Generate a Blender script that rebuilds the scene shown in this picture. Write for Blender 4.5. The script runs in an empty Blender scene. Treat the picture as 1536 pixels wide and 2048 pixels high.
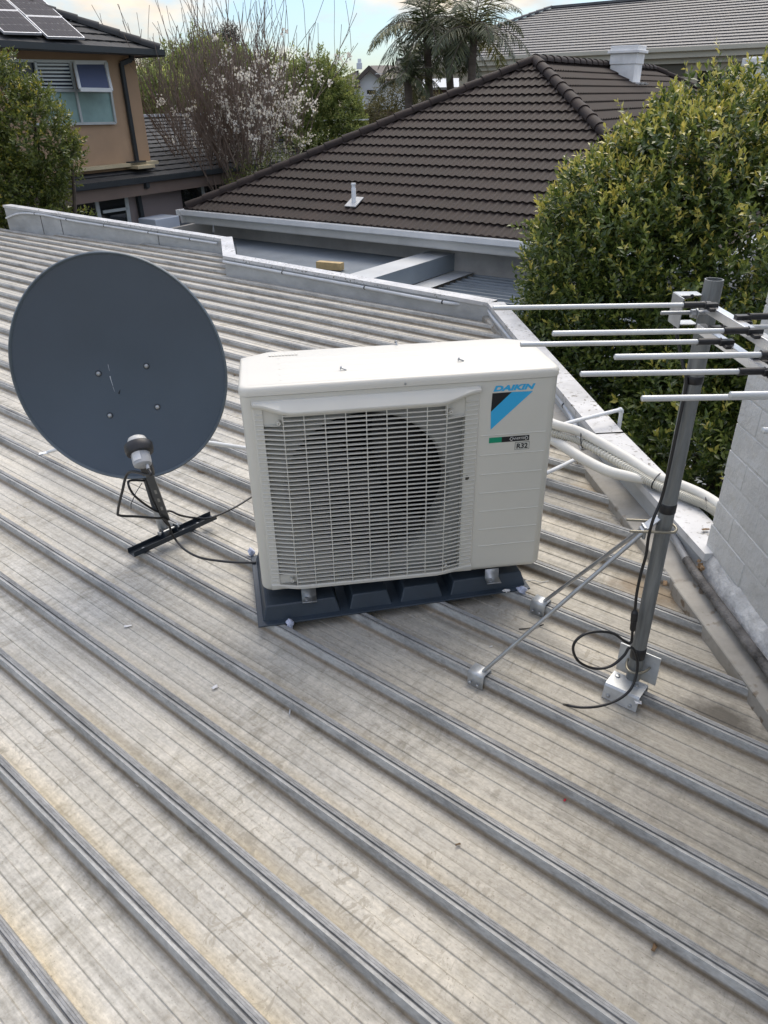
import bpy, math, random
import numpy as np
from mathutils import Vector as V, Matrix

random.seed(11)
rng = np.random.default_rng(11)
PI = math.pi
S = bpy.context.scene
COL = S.collection

# ------------------------------------------------------------------ frames
# world: x right, y forward, z up from the rib tops of the metal roof.
HC = 1.3557
F = 1440.0
M_ROOF = np.array([[0.9998752, -0.0157971, 0.0], [-0.0077239, -0.4888853, 0.8723139], [-0.0137800, -0.8722050, -0.4889463]])
def basis(n):
    n = np.array(n, float); n /= np.linalg.norm(n)
    y = np.array([0, 0, 1.0]) - n * n[2]; y /= np.linalg.norm(y)
    return np.array([np.cross(y, n), y, n])
M_TRUE = basis([-0.0135, -1.0, -0.575])     # the roof falls away by 0.7 degrees against plumb
CAM = np.array([0, 0, HC])
ROT_BG = M_ROOF @ M_TRUE.T
FR = {'M': M_ROOF, 'T': None}
def frame(bg):
    FR['M'] = M_TRUE if bg else M_ROOF
    FR['T'] = ROT_BG if bg else None
def ray(x, y):
    return FR['M'] @ np.array([(x - 768) / F, (y - 1024) / F, 1.0])
def at_z(x, y, z=0.0):
    d = ray(x, y); return CAM + d * ((z - HC) / d[2])
def at_y(x, y, Y):
    d = ray(x, y); return CAM + d * (Y / d[1])
def on_plane(x, y, P, n):
    d = ray(x, y); P = np.asarray(P, float); n = np.asarray(n, float)
    return CAM + d * ((P - CAM) @ n / (d @ n))
def A(*p): return np.array(p, float)
def unit(v): v = np.asarray(v, float); return v / np.linalg.norm(v)

# ------------------------------------------------------------------ materials
def nodes_of(m):
    m.use_nodes = True
    nt = m.node_tree
    return nt, nt.nodes, nt.links
def mat(name, col, rough=0.5, metal=0.0, var=0.0, scale=8.0, bump=0.0, bscale=60.0, col2=None, spec=0.5, stretch=None, trans=0.0, coat=0.0):
    m = bpy.data.materials.new(name)
    nt, N, L = nodes_of(m)
    b = N['Principled BSDF']
    b.inputs['Base Color'].default_value = (*col, 1)
    b.inputs['Roughness'].default_value = rough
    b.inputs['Metallic'].default_value = metal
    b.inputs['Specular IOR Level'].default_value = spec
    b.inputs['Coat Weight'].default_value = coat
    if trans: b.inputs['Transmission Weight'].default_value = trans
    tc = N.new('ShaderNodeTexCoord')
    src = tc.outputs['Object']
    if stretch:
        mp = N.new('ShaderNodeMapping'); mp.inputs['Scale'].default_value = stretch
        L.new(src, mp.inputs['Vector']); src = mp.outputs['Vector']
    if var or col2:
        nz = N.new('ShaderNodeTexNoise'); nz.inputs['Scale'].default_value = scale; nz.inputs['Detail'].default_value = 6
        nz.inputs['Roughness'].default_value = 0.65
        L.new(src, nz.inputs['Vector'])
        rp = N.new('ShaderNodeValToRGB')
        c2 = col2 or tuple(min(1, c * (1 + var)) for c in col)
        c1 = col if col2 else tuple(c * (1 - var) for c in col)
        rp.color_ramp.elements[0].position = 0.35; rp.color_ramp.elements[1].position = 0.68
        rp.color_ramp.elements[0].color = (*c1, 1); rp.color_ramp.elements[1].color = (*c2, 1)
        L.new(nz.outputs['Fac'], rp.inputs['Fac']); L.new(rp.outputs['Color'], b.inputs['Base Color'])
        mr = N.new('ShaderNodeMapRange'); mr.inputs['To Min'].default_value = max(0.05, rough - 0.08); mr.inputs['To Max'].default_value = min(1, rough + 0.1)
        L.new(nz.outputs['Fac'], mr.inputs['Value']); L.new(mr.outputs['Result'], b.inputs['Roughness'])
    if bump:
        n2 = N.new('ShaderNodeTexNoise'); n2.inputs['Scale'].default_value = bscale; n2.inputs['Detail'].default_value = 4
        L.new(src, n2.inputs['Vector'])
        bp = N.new('ShaderNodeBump'); bp.inputs['Strength'].default_value = bump; bp.inputs['Distance'].default_value = 0.01
        L.new(n2.outputs['Fac'], bp.inputs['Height']); L.new(bp.outputs['Normal'], b.inputs['Normal'])
    return m
def leaf_mat(name, ramp, rough=0.35, transl=0.25):
    m = bpy.data.materials.new(name)
    nt, N, L = nodes_of(m)
    b = N['Principled BSDF']
    at = N.new('ShaderNodeAttribute'); at.attribute_name = 'tint'
    rp = N.new('ShaderNodeValToRGB')
    els = rp.color_ramp.elements
    while len(els) < len(ramp): els.new(0.5)
    for e, (p, c) in zip(els, ramp): e.position = p; e.color = (*c, 1)
    L.new(at.outputs['Fac'], rp.inputs['Fac']); L.new(rp.outputs['Color'], b.inputs['Base Color'])
    b.inputs['Roughness'].default_value = rough
    tr = N.new('ShaderNodeBsdfTranslucent'); L.new(rp.outputs['Color'], tr.inputs['Color'])
    mx = N.new('ShaderNodeMixShader'); mx.inputs['Fac'].default_value = transl
    L.new(b.outputs['BSDF'], mx.inputs[1]); L.new(tr.outputs['BSDF'], mx.inputs[2])
    L.new(mx.outputs['Shader'], N['Material Output'].inputs['Surface'])
    return m

# ------------------------------------------------------------------ mesh helper
class MB:
    def __init__(s): s.v = []; s.f = []; s.mi = []; s.cur = 0
    def add(s, vs, fs):
        o = len(s.v); s.v.extend([tuple(map(float, p)) for p in vs])
        for f in fs: s.f.append([o + i for i in f]); s.mi.append(s.cur)
        return s
    def box(s, c, hx, hy, hz):
        c, hx, hy, hz = map(lambda a: np.asarray(a, float), (c, hx, hy, hz))
        vs = [c + i * hx + j * hy + k * hz for i in (-1, 1) for j in (-1, 1) for k in (-1, 1)]
        return s.add(vs, [(0, 1, 3, 2), (4, 6, 7, 5), (0, 4, 5, 1), (2, 3, 7, 6), (0, 2, 6, 4), (1, 5, 7, 3)])
    def abox(s, x0, x1, y0, y1, z0, z1):
        return s.box(((x0 + x1) / 2, (y0 + y1) / 2, (z0 + z1) / 2), ((x1 - x0) / 2, 0, 0), (0, (y1 - y0) / 2, 0), (0, 0, (z1 - z0) / 2))
    def bar(s, a, b, w, h, up=(0, 0, 1)):
        a, b = A(*a), A(*b); d = unit(b - a); sd = np.cross(d, up)
        if np.linalg.norm(sd) < 1e-6: sd = np.cross(d, (1, 0, 0))
        sd = unit(sd); u = np.cross(sd, d)
        return s.box((a + b) / 2, (b - a) / 2, sd * w / 2, u * h / 2)
    def prism(s, pts, vec):
        pts = [np.asarray(p, float) for p in pts]; vec = np.asarray(vec, float); n = len(pts)
        fs = [list(range(n))[::-1], list(range(n, 2 * n))] + [(i, (i + 1) % n, n + (i + 1) % n, n + i) for i in range(n)]
        return s.add(pts + [p + vec for p in pts], fs)
    def tube(s, path, r, n=8, closed=False, caps=True):
        P = [np.asarray(p, float) for p in path]; m = len(P)
        R = r if hasattr(r, '__len__') else [r] * m
        vs = []; prev = None
        for i in range(m):
            if closed: t = unit(P[(i + 1) % m] - P[i - 1])
            else: t = unit(P[min(i + 1, m - 1)] - P[max(i - 1, 0)])
            if prev is None:
                a = np.cross(t, (0, 0, 1))
                if np.linalg.norm(a) < 1e-3: a = np.cross(t, (1, 0, 0))
            else: a = prev - t * (prev @ t)
            a = unit(a); prev = a; b = np.cross(t, a)
            for k in range(n):
                q = 2 * PI * k / n
                vs.append(P[i] + (a * math.cos(q) + b * math.sin(q)) * R[i])
        fs = []
        for i in range(m if closed else m - 1):
            j = (i + 1) % m
            for k in range(n):
                k2 = (k + 1) % n
                fs.append((i * n + k, j * n + k, j * n + k2, i * n + k2)[::-1])
        if caps and not closed: fs += [list(range(n)), list(range((m - 1) * n, m * n))[::-1]]
        return s.add(vs, fs)
    def lathe(s, o, ax, prof, n=24, caps=True):
        o = np.asarray(o, float); ax = unit(ax)
        a = np.cross(ax, (0, 0, 1))
        if np.linalg.norm(a) < 1e-3: a = np.cross(ax, (1, 0, 0))
        a = unit(a); b = np.cross(ax, a); vs = []
        for r, h in prof:
            for k in range(n):
                q = 2 * PI * k / n; vs.append(o + ax * h + (a * math.cos(q) + b * math.sin(q)) * r)
        fs = []
        for i in range(len(prof) - 1):
            for k in range(n):
                k2 = (k + 1) % n; fs.append((i * n + k, i * n + k2, (i + 1) * n + k2, (i + 1) * n + k))
        if caps: fs += [list(range(n))[::-1], list(range((len(prof) - 1) * n, len(prof) * n))]
        return s.add(vs, fs)
    def grid(s, rows):
        nr = len(rows); nc = len(rows[0])
        vs = [p for r in rows for p in r]
        fs = [(i * nc + j, i * nc + j + 1, (i + 1) * nc + j + 1, (i + 1) * nc + j) for i in range(nr - 1) for j in range(nc - 1)]
        return s.add(vs, fs)
    def build(s, name, mats, parent=None, smooth=35, bevel=0.0, seg=2):
        if not isinstance(mats, (list, tuple)): mats = [mats]
        v = np.array(s.v, float)
        if FR['T'] is not None: v = (v - CAM) @ FR['T'].T + CAM
        off = np.zeros(3)
        if parent is not None:
            off = np.array(parent.get('_w', (0, 0, 0)), float)
        me = bpy.data.meshes.new(name)
        me.from_pydata((v - off).tolist(), [], s.f)
        for m in mats: me.materials.append(m)
        if len(mats) > 1: me.polygons.foreach_set('material_index', s.mi)
        me.update()
        if smooth:
            me.shade_smooth(); me.set_sharp_from_angle(angle=math.radians(smooth))
        o = bpy.data.objects.new(name, me); COL.objects.link(o)
        if parent is not None:
            o.parent = parent; o['_w'] = tuple(off)
        if bevel:
            b = o.modifiers.new('edge', 'BEVEL'); b.width = bevel; b.segments = seg; b.limit_method = 'ANGLE'; b.angle_limit = math.radians(40)
            b.harden_normals = False
        return o

def tag(o, label=None, cat=None, group=None, kind=None):
    if label: o['label'] = label
    if cat: o['category'] = cat
    if group: o['group'] = group
    if kind: o['kind'] = kind
    return o
def thing(name, loc, label, cat, group=None):
    loc = np.asarray(loc, float)
    if FR['T'] is not None: loc = FR['T'] @ (loc - CAM) + CAM
    o = bpy.data.objects.new(name, None); COL.objects.link(o)
    o.empty_display_size = 0.1
    o.location = loc; o['_w'] = tuple(loc)
    return tag(o, label, cat, group)
def spline(pts, n=8):
    P = [np.asarray(p, float) for p in pts]; out = []
    for i in range(len(P) - 1):
        p0 = P[max(i - 1, 0)]; p1 = P[i]; p2 = P[i + 1]; p3 = P[min(i + 2, len(P) - 1)]
        for k in range(n):
            t = k / n
            out.append(0.5 * ((2 * p1) + (p2 - p0) * t + (2 * p0 - 5 * p1 + 4 * p2 - p3) * t * t + (3 * p1 - p0 - 3 * p2 + p3) * t ** 3))
    out.append(P[-1]); return out
def text_mesh(body, shear=0.0, offset=0.0):
    c = bpy.data.curves.new('lettering', 'FONT'); c.body = body; c.shear = shear; c.offset = offset; c.resolution_u = 4
    o = bpy.data.objects.new('lettering', c); COL.objects.link(o)
    bpy.context.view_layer.update()
    me = bpy.data.meshes.new_from_object(o)
    v = np.zeros(len(me.vertices) * 3); me.vertices.foreach_get('co', v); v = v.reshape(-1, 3)
    f = [list(p.vertices) for p in me.polygons]
    bpy.data.objects.remove(o); bpy.data.curves.remove(c); bpy.data.meshes.remove(me)
    v[:, :2] -= v[:, :2].min(0); v[:, :2] /= v[:, :2].max(0)
    return v[:, :2], f

# ------------------------------------------------------------------ camera, world, sun
cam = bpy.data.cameras.new('camera'); co = bpy.data.objects.new('camera', cam); COL.objects.link(co)
R3 = np.array([M_ROOF[:, 0], -M_ROOF[:, 1], -M_ROOF[:, 2]]).T
co.matrix_world = Matrix([[*R3[0], 0], [*R3[1], 0], [*R3[2], HC], [0, 0, 0, 1]])
cam.sensor_fit = 'VERTICAL'; cam.sensor_height = 24.0; cam.lens = F / 2048 * 24.0
cam.clip_start = 0.05; cam.clip_end = 2000
S.camera = co

SUN_AZ, SUN_EL = math.radians(18), math.radians(54)     # azimuth from +y towards +x
w = bpy.data.worlds.new('World'); S.world = w; w.use_nodes = True
N, L = w.node_tree.nodes, w.node_tree.links
bg = N['Background']; bg.inputs['Strength'].default_value = 0.115
sky = N.new('ShaderNodeTexSky'); sky.sky_type = 'NISHITA'; sky.sun_disc = False
sky.sun_elevation = SUN_EL; sky.sun_rotation = SUN_AZ; sky.air_density = 1.0; sky.dust_density = 1.0; sky.ozone_density = 1.0
tc = N.new('ShaderNodeTexCoord')
mp = N.new('ShaderNodeMapping'); mp.inputs['Scale'].default_value = (1.0, 1.0, 2.6); mp.inputs['Location'].default_value = (0.55, 0.2, 0.3)
L.new(tc.outputs['Generated'], mp.inputs['Vector'])
nz = N.new('ShaderNodeTexNoise'); nz.inputs['Scale'].default_value = 6.0; nz.inputs['Detail'].default_value = 9; nz.inputs['Roughness'].default_value = 0.56
L.new(mp.outputs['Vector'], nz.inputs['Vector'])
rp = N.new('ShaderNodeValToRGB'); rp.color_ramp.elements[0].position = 0.46; rp.color_ramp.elements[1].position = 0.62
L.new(nz.outputs['Fac'], rp.inputs['Fac'])
nz2 = N.new('ShaderNodeTexNoise'); nz2.inputs['Scale'].default_value = 9.0; nz2.inputs['Detail'].default_value = 8
L.new(mp.outputs['Vector'], nz2.inputs['Vector'])
cr = N.new('ShaderNodeValToRGB')
cr.color_ramp.elements[0].position = 0.36; cr.color_ramp.elements[0].color = (5.2, 5.3, 5.5, 1)
cr.color_ramp.elements[1].position = 0.62; cr.color_ramp.elements[1].color = (7.7, 7.4, 6.8, 1)
L.new(nz2.outputs['Fac'], cr.inputs['Fac'])
mx = N.new('ShaderNodeMixRGB'); L.new(rp.outputs['Color'], mx.inputs['Fac']); sb = N.new('ShaderNodeMixRGB'); sb.blend_type = 'MULTIPLY'; sb.inputs['Fac'].default_value = 1.0; sb.inputs[2].default_value = (0.78, 0.97, 1.18, 1)
L.new(sky.outputs['Color'], sb.inputs[1]); L.new(sb.outputs['Color'], mx.inputs[1]); L.new(cr.outputs['Color'], mx.inputs[2])
# overcast brightness rises from the horizon to the zenith
sxyz = N.new('ShaderNodeSeparateXYZ'); L.new(tc.outputs['Generated'], sxyz.inputs[0])
zr = N.new('ShaderNodeMapRange'); zr.inputs['From Min'].default_value = 0.0; zr.inputs['From Max'].default_value = 0.75
zr.inputs['To Min'].default_value = 0.68; zr.inputs['To Max'].default_value = 1.75; L.new(sxyz.outputs[2], zr.inputs['Value'])
zm = N.new('ShaderNodeMixRGB'); zm.blend_type = 'MULTIPLY'; zm.inputs['Fac'].default_value = 1.0
L.new(mx.outputs['Color'], zm.inputs[1]); L.new(zr.outputs['Result'], zm.inputs[2])
zt_ = N.new('ShaderNodeMixRGB'); zt_.blend_type = 'MULTIPLY'; zt_.inputs['Fac'].default_value = 1.0; zt_.inputs[2].default_value = (1.10, 1.0, 0.90, 1)
L.new(zm.outputs['Color'], zt_.inputs[1]); L.new(zt_.outputs['Color'], bg.inputs['Color'])
sl = bpy.data.lights.new('sun', 'SUN'); sl.energy = 1.8; sl.angle = math.radians(45); sl.color = (1.0, 0.88, 0.71)
so = bpy.data.objects.new('sun', sl); COL.objects.link(so)
sd = V((math.sin(SUN_AZ) * math.cos(SUN_EL), math.cos(SUN_AZ) * math.cos(SUN_EL), math.sin(SUN_EL)))
so.rotation_euler = sd.to_track_quat('Z', 'Y').to_euler(); so.location = sd * 30
S.view_settings.view_transform = 'Standard'; S.view_settings.look = 'None'; S.view_settings.exposure = 0.53; S.view_settings.gamma = 1.0
S.render.resolution_x, S.render.resolution_y = 768, 1024
S.cycles.max_bounces = 8; S.cycles.use_denoising = True

# ------------------------------------------------------------------ shared materials
MT = dict(
    galv=mat('galvanised steel', (0.40, 0.415, 0.425), 0.38, 0.75, 0.18, 30, 0.05, 200),
    zinc=mat('weathered zinc sheet', (0.44, 0.45, 0.45), 0.55, 0.25, 0.16, 5, 0.06, 30),
    cap=mat('pale painted capping', (0.60, 0.61, 0.62), 0.45, 0.1, 0.12, 3.5, 0.04, 40),
    alu=mat('aluminium', (0.72, 0.73, 0.75), 0.3, 0.7, 0.06, 20),
    black=mat('black plastic', (0.016, 0.016, 0.018), 0.42, 0, 0.3, 20),
    cable=mat('black cable jacket', (0.014, 0.014, 0.015), 0.38),
    white=mat('white plastic', (0.72, 0.72, 0.69), 0.4, 0, 0.06, 6),
    brass=mat('yellow zinc bolt', (0.34, 0.315, 0.25), 0.4, 0.7, 0.15, 60),
    glass=mat('dark window glass', (0.012, 0.014, 0.015), 0.06, 0, 0, spec=0.8),
)

# ================================================================== THE METAL ROOF
RD = A(0.773942, -0.633257, 0); RN = A(0.633257, 0.773942, 0)   # rib direction, across the ribs
V0, SP = 0.1563, 0.1952
PAN = -0.033
def roof_material():
    m = bpy.data.materials.new('weathered metal roofing')
    nt, N, L = nodes_of(m); b = N['Principled BSDF']
    def math_(op, a, c=None, v=None):
        n = N.new('ShaderNodeMath'); n.operation = op
        L.new(a, n.inputs[0])
        if c is not None: L.new(c, n.inputs[1])
        elif v is not None: n.inputs[1].default_value = v
        return n.outputs[0]
    def ramp(src, els):
        r = N.new('ShaderNodeValToRGB'); e = r.color_ramp.elements
        while len(e) < len(els): e.new(0.5)
        for k, (p, c) in zip(e, els): k.position = p; k.color = (*c, 1) if len(c) == 3 else c
        L.new(src, r.inputs['Fac']); return r.outputs['Color']
    def mix(f, a, c, mode='MIX'):
        x = N.new('ShaderNodeMixRGB'); x.blend_type = mode
        if hasattr(f, 'links'): L.new(f, x.inputs['Fac'])
        else: x.inputs['Fac'].default_value = f
        for i, q in ((1, a), (2, c)):
            if hasattr(q, 'links'): L.new(q, x.inputs[i])
            else: x.inputs[i].default_value = (*q, 1)
        return x.outputs['Color']
    tc = N.new('ShaderNodeTexCoord')
    mp = N.new('ShaderNodeMapping'); mp.vector_type = 'TEXTURE'
    mp.inputs['Rotation'].default_value = (0, 0, math.atan2(RD[1], RD[0]))
    L.new(tc.outputs['Object'], mp.inputs['Vector'])
    sx = N.new('ShaderNodeSeparateXYZ'); L.new(mp.outputs['Vector'], sx.inputs[0])
    u, v, z = sx.outputs
    def noise(sc, detail=5, rough=0.6, scale=(1, 1, 1), loc=(0, 0, 0), dist=0.0):
        q = N.new('ShaderNodeMapping'); q.inputs['Scale'].default_value = scale; q.inputs['Location'].default_value = loc
        L.new(mp.outputs['Vector'], q.inputs['Vector'])
        n = N.new('ShaderNodeTexNoise'); n.inputs['Scale'].default_value = sc; n.inputs['Detail'].default_value = detail
        n.inputs['Roughness'].default_value = rough; n.inputs['Distortion'].default_value = dist
        L.new(q.outputs['Vector'], n.inputs['Vector']); return n.outputs['Fac']
    fr = math_('FRACT', math_('DIVIDE', math_('SUBTRACT', v, v=V0), v=SP))
    # wobble so that the stains along the ribs have a soft uneven border
    wob = math_('MULTIPLY', math_('SUBTRACT', noise(9, 4), v=0.5), v=0.16)
    frw = math_('ADD', fr, wob)
    frw2 = math_('FRACT', math_('ADD', fr, math_('MULTIPLY', math_('SUBTRACT', noise(30, 3, scale=(0.3, 1, 1)), v=0.5), v=0.012)))
    # base: blotchy beige-grey
    base = ramp(noise(3.4, 7, 0.60, scale=(0.42, 1.25, 1), dist=0.3), [(0.30, (0.37, 0.355, 0.32)), (0.48, (0.455, 0.435, 0.385)), (0.66, (0.52, 0.49, 0.425)), (0.8, (0.43, 0.38, 0.29))])
    grey = ramp(noise(1.3, 6, 0.6, loc=(4, 2, 0)), [(0.38, (1, 1, 1)), (0.62, (0, 0, 0))])
    base = mix(grey, base, mix(0.5, base, (0.41, 0.41, 0.395)))
    # straw-coloured deposit on the far side of every rib
    tan = ramp(frw, [(0.06, (0, 0, 0)), (0.11, (0.95, 0.95, 0.95)), (0.17, (0.6, 0.6, 0.6)), (0.31, (0, 0, 0))])
    tn = mix(1.0, tan, ramp(noise(0.9, 5, 0.6, loc=(1, 7, 3)), [(0.36, (0.05, 0.05, 0.05)), (0.62, (0.95, 0.95, 0.95))]), 'MULTIPLY')
    base = mix(tn, base, (0.52, 0.455, 0.335))
    # pale washed band beside the near foot of the next rib, brown grime and painted shadow line in the corner
    wash = ramp(frw, [(0.80, (0, 0, 0)), (0.9, (0.55, 0.55, 0.55)), (0.94, (0.5, 0.5, 0.5))])
    base = mix(wash, base, (0.42, 0.40, 0.36))
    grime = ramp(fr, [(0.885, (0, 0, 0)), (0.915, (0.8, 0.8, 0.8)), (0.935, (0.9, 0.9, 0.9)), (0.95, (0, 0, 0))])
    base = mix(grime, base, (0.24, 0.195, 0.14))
    # dirt lines at the edges of the two stiffening swages in each pan
    ln = None
    for c in (0.335, 0.458, 0.642, 0.777):
        d = math_('ABSOLUTE', math_('SUBTRACT', fr, v=c))
        g = ramp(d, [(0.003, (1, 1, 1)), (0.010, (0, 0, 0))])
        ln = g if ln is None else mix(1.0, ln, g, 'ADD')
    lnv = mix(1.0, ln, ramp(noise(3, 4, loc=(2, 3, 5)), [(0.3, (0.12, 0.12, 0.12)), (0.7, (0.75, 0.75, 0.75))]), 'MULTIPLY')
    base = mix(lnv, base, (0.25, 0.235, 0.20))
    # long streaks, scuffs across the pans, fine mottling, footprints of dirt
    st = ramp(noise(3.0, 6, 0.65, scale=(0.22, 11, 1)), [(0.34, (0.74, 0.735, 0.72)), (0.5, (1, 1, 1)), (0.66, (1.14, 1.13, 1.11))])
    base = mix(1.0, base, st, 'MULTIPLY')
    sc = ramp(noise(16, 6, 0.7, scale=(2.2, 0.8, 1), loc=(9, 1, 0), dist=0.8), [(0.42, (1.04, 1.04, 1.04)), (0.56, (0.84, 0.84, 0.83)), (0.68, (0.66, 0.645, 0.60))])
    base = mix(ramp(noise(1.7, 3, loc=(3, 8, 1)), [(0.42, (0.25, 0.25, 0.25)), (0.62, (1, 1, 1))]), base, mix(1.0, base, sc, 'MULTIPLY'))
    fine = ramp(noise(150, 4, 0.7, scale=(0.45, 1, 1)), [(0.32, (0.78, 0.78, 0.775)), (0.68, (1.17, 1.17, 1.17))])
    base = mix(0.85, base, mix(1.0, base, fine, 'MULTIPLY'))
    # hard-edged scuffs and dried dirt, pale scratches, dark grit
    sf = ramp(noise(20, 8, 0.72, scale=(1.5, 0.9, 1), loc=(1, 4, 6), dist=0.8), [(0.555, (0, 0, 0)), (0.585, (0.6, 0.6, 0.6)), (0.68, (0.75, 0.75, 0.75))])
    sfm = mix(1.0, sf, ramp(noise(2.2, 4, 0.6, loc=(8, 2, 9)), [(0.44, (0.0, 0.0, 0.0)), (0.60, (1, 1, 1))]), 'MULTIPLY')
    base = mix(sfm, base, (0.265, 0.245, 0.20))
    pl = ramp(noise(26, 7, 0.75, scale=(0.5, 2.6, 1), loc=(3, 3, 8), dist=0.5), [(0.60, (0, 0, 0)), (0.66, (0.55, 0.55, 0.55))])
    plm = mix(1.0, pl, ramp(noise(1.8, 4, 0.6, loc=(5, 9, 1)), [(0.42, (0.1, 0.1, 0.1)), (0.62, (1, 1, 1))]), 'MULTIPLY')
    base = mix(plm, base, (0.60, 0.585, 0.54))
    gt = ramp(noise(210, 2, 0.5, loc=(2, 6, 4)), [(0.27, (0.7, 0.7, 0.7)), (0.33, (0, 0, 0))])
    base = mix(gt, base, (0.17, 0.15, 0.12))
    dk = ramp(noise(7, 5, 0.7, loc=(5, 5, 2), dist=0.6), [(0.62, (0, 0, 0)), (0.74, (0.55, 0.55, 0.55))])
    base = mix(dk, base, (0.24, 0.21, 0.16))
    # the brown damp patch in the last pans near the flashing
    tcx = N.new('ShaderNodeSeparateXYZ'); L.new(tc.outputs['Object'], tcx.inputs[0])
    def blob(cx, cy, r, col, base, soft=0.55):
        dx = math_('SUBTRACT', u, v=float(A(cx, cy, 0) @ RD)); dy = math_('SUBTRACT', v, v=float(A(cx, cy, 0) @ RN))
        dd = math_('SQRT', math_('ADD', math_('MULTIPLY', math_('MULTIPLY', dx, dx), v=0.35), math_('MULTIPLY', dy, dy)))
        dd = math_('ADD', dd, math_('MULTIPLY', math_('SUBTRACT', noise(22, 4), v=0.5), v=0.09))
        f = ramp(math_('DIVIDE', dd, v=r), [(0.35, (0.8, 0.8, 0.8)), (1.0, (0, 0, 0))])
        return mix(f, base, col)
    P = at_z(1442, 1438, PAN); base = blob(P[0], P[1], 0.075, (0.10, 0.092, 0.08), base)
    P = at_z(1300, 1185, PAN); base = blob(P[0], P[1], 0.10, (0.19, 0.14, 0.085), base)
    P = at_z(1240, 1000, PAN); base = blob(P[0], P[1], 0.14, (0.30, 0.24, 0.16), base)
    # overall drift: greyer and browner towards the flashing
    dr = ramp(math_('ADD', math_('MULTIPLY', tcx.outputs[0], v=0.5), v=0.25), [(0.0, (1.08, 1.08, 1.08)), (1.0, (0.74, 0.70, 0.63))])
    base = mix(1.0, base, dr, 'MULTIPLY')
    # ribs: bare bluish zinc, darker worn strip along the crown
    rib = ramp(noise(5, 6, 0.7, scale=(0.5, 6, 1), loc=(2, 2, 2)), [(0.3, (0.275, 0.278, 0.273)), (0.55, (0.405, 0.406, 0.395)), (0.75, (0.49, 0.486, 0.468))])
    worn = ramp(frw2, [(0.0, (0.50, 0.50, 0.51)), (0.018, (0.82, 0.82, 0.82)), (0.05, (0.74, 0.74, 0.75)), (0.085, (0.92, 0.92, 0.92)), (0.12, (0.8, 0.8, 0.79)), (0.9, (0.86, 0.86, 0.85)), (0.955, (1.08, 1.08, 1.07)), (0.985, (0.86, 0.86, 0.86)), (0.994, (0.5, 0.5, 0.5))])
    blot = ramp(noise(6, 6, 0.75, scale=(0.7, 3, 1), loc=(7, 3, 2)), [(0.36, (0.62, 0.62, 0.62)), (0.52, (1, 1, 1)), (0.75, (1.12, 1.12, 1.1))])
    rib = mix(1.0, rib, blot, 'MULTIPLY')
    rib = mix(1.0, rib, worn, 'MULTIPLY')
    rib = mix(0.9, rib, mix(1.0, rib, fine, 'MULTIPLY'))
    isrib = ramp(math_('ADD', z, v=1.0), [(1.0 - 0.021, (0, 0, 0)), (1.0 - 0.017, (1, 1, 1))])
    col = mix(isrib, base, rib)
    L.new(col, b.inputs['Base Color'])
    rr = ramp(noise(14, 5, 0.7), [(0.3, (0.50, 0.50, 0.50)), (0.7, (0.70, 0.70, 0.70))])
    L.new(rr, b.inputs['Roughness'])
    b.inputs['Metallic'].default_value = 0.12
    b.inputs['Specular IOR Level'].default_value = 0.30
    bp = N.new('ShaderNodeBump'); bp.inputs['Strength'].default_value = 0.16; bp.inputs['Distance'].default_value = 0.004
    hh = math_('ADD', noise(60, 5, 0.7), math_('MULTIPLY', noise(4, 2), v=3.0))
    L.new(hh, bp.inputs['Height']); L.new(bp.outputs['Normal'], b.inputs['Normal'])
    return m

# edge of the roofing in plan: parapet (two runs and a short return) then the flashing on the right
r1a, r1b = at_z(447, 503), at_z(250, 482)
d1 = unit(r1b - r1a); rl = ray(12, 430)
t = np.linalg.solve(np.array([d1[:2], -rl[:2]]).T, -r1a[:2])[0]
EDGE_A0 = r1a + d1 * t
EDGE_A1 = r1a
EDGE_A2 = at_z(452, 545)
EDGE_A3 = at_z(952, 622)
FL1 = [EDGE_A3, at_z(1003, 672), at_z(1160, 942, PAN), at_z(1335, 1171, PAN)]
FL2 = [at_z(1344, 1189, PAN), at_z(1485, 1384.7, PAN), at_z(1534, 1456, PAN)]
fd = unit(FL2[2] - FL2[0]); FL2.append(FL2[2] + fd * 3.2)
for q in FL1 + FL2: q[2] = 0
def edge_hits(v):
    ch = [EDGE_A0, EDGE_A1, EDGE_A2] + FL1[:] + FL2[:]
    out = []
    for a, b in zip(ch[:-1], ch[1:]):
        va, vb = a @ RN - v, b @ RN - v
        if va * vb <= 0 and abs(va - vb) > 1e-9:
            p = a + (b - a) * (va / (va - vb)); out.append(float(p @ RD))
    return sorted(out)
def rib_profile():
    g = SP
    return [(-0.021, PAN), (-0.016, PAN + 0.004), (-0.0105, -0.005), (-0.0085, 0.0), (-0.0022, 0.0), (-0.0012, -0.0035), (0.0012, -0.0035), (0.0022, 0.0005),
            (0.0060, 0.0010), (0.0064, 0.0003), (0.0070, 0.0010), (0.0108, 0.0014), (0.0112, 0.0006), (0.0118, 0.0013), (0.0150, 0.0008), (0.0178, -0.004), (0.0215, PAN + 0.004), (0.027, PAN),
            (0.335 * g - 0.0025, PAN), (0.335 * g, PAN + 0.0022), (0.458 * g, PAN + 0.0022), (0.458 * g + 0.0025, PAN),
            (0.642 * g - 0.0025, PAN), (0.642 * g, PAN + 0.0022), (0.777 * g, PAN + 0.0022), (0.777 * g + 0.0025, PAN)]
mb = MB()
VA0 = EDGE_A0 @ RN
strip = []
k = -18
vmax = max(EDGE_A1 @ RN, VA0) - 0.02
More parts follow.
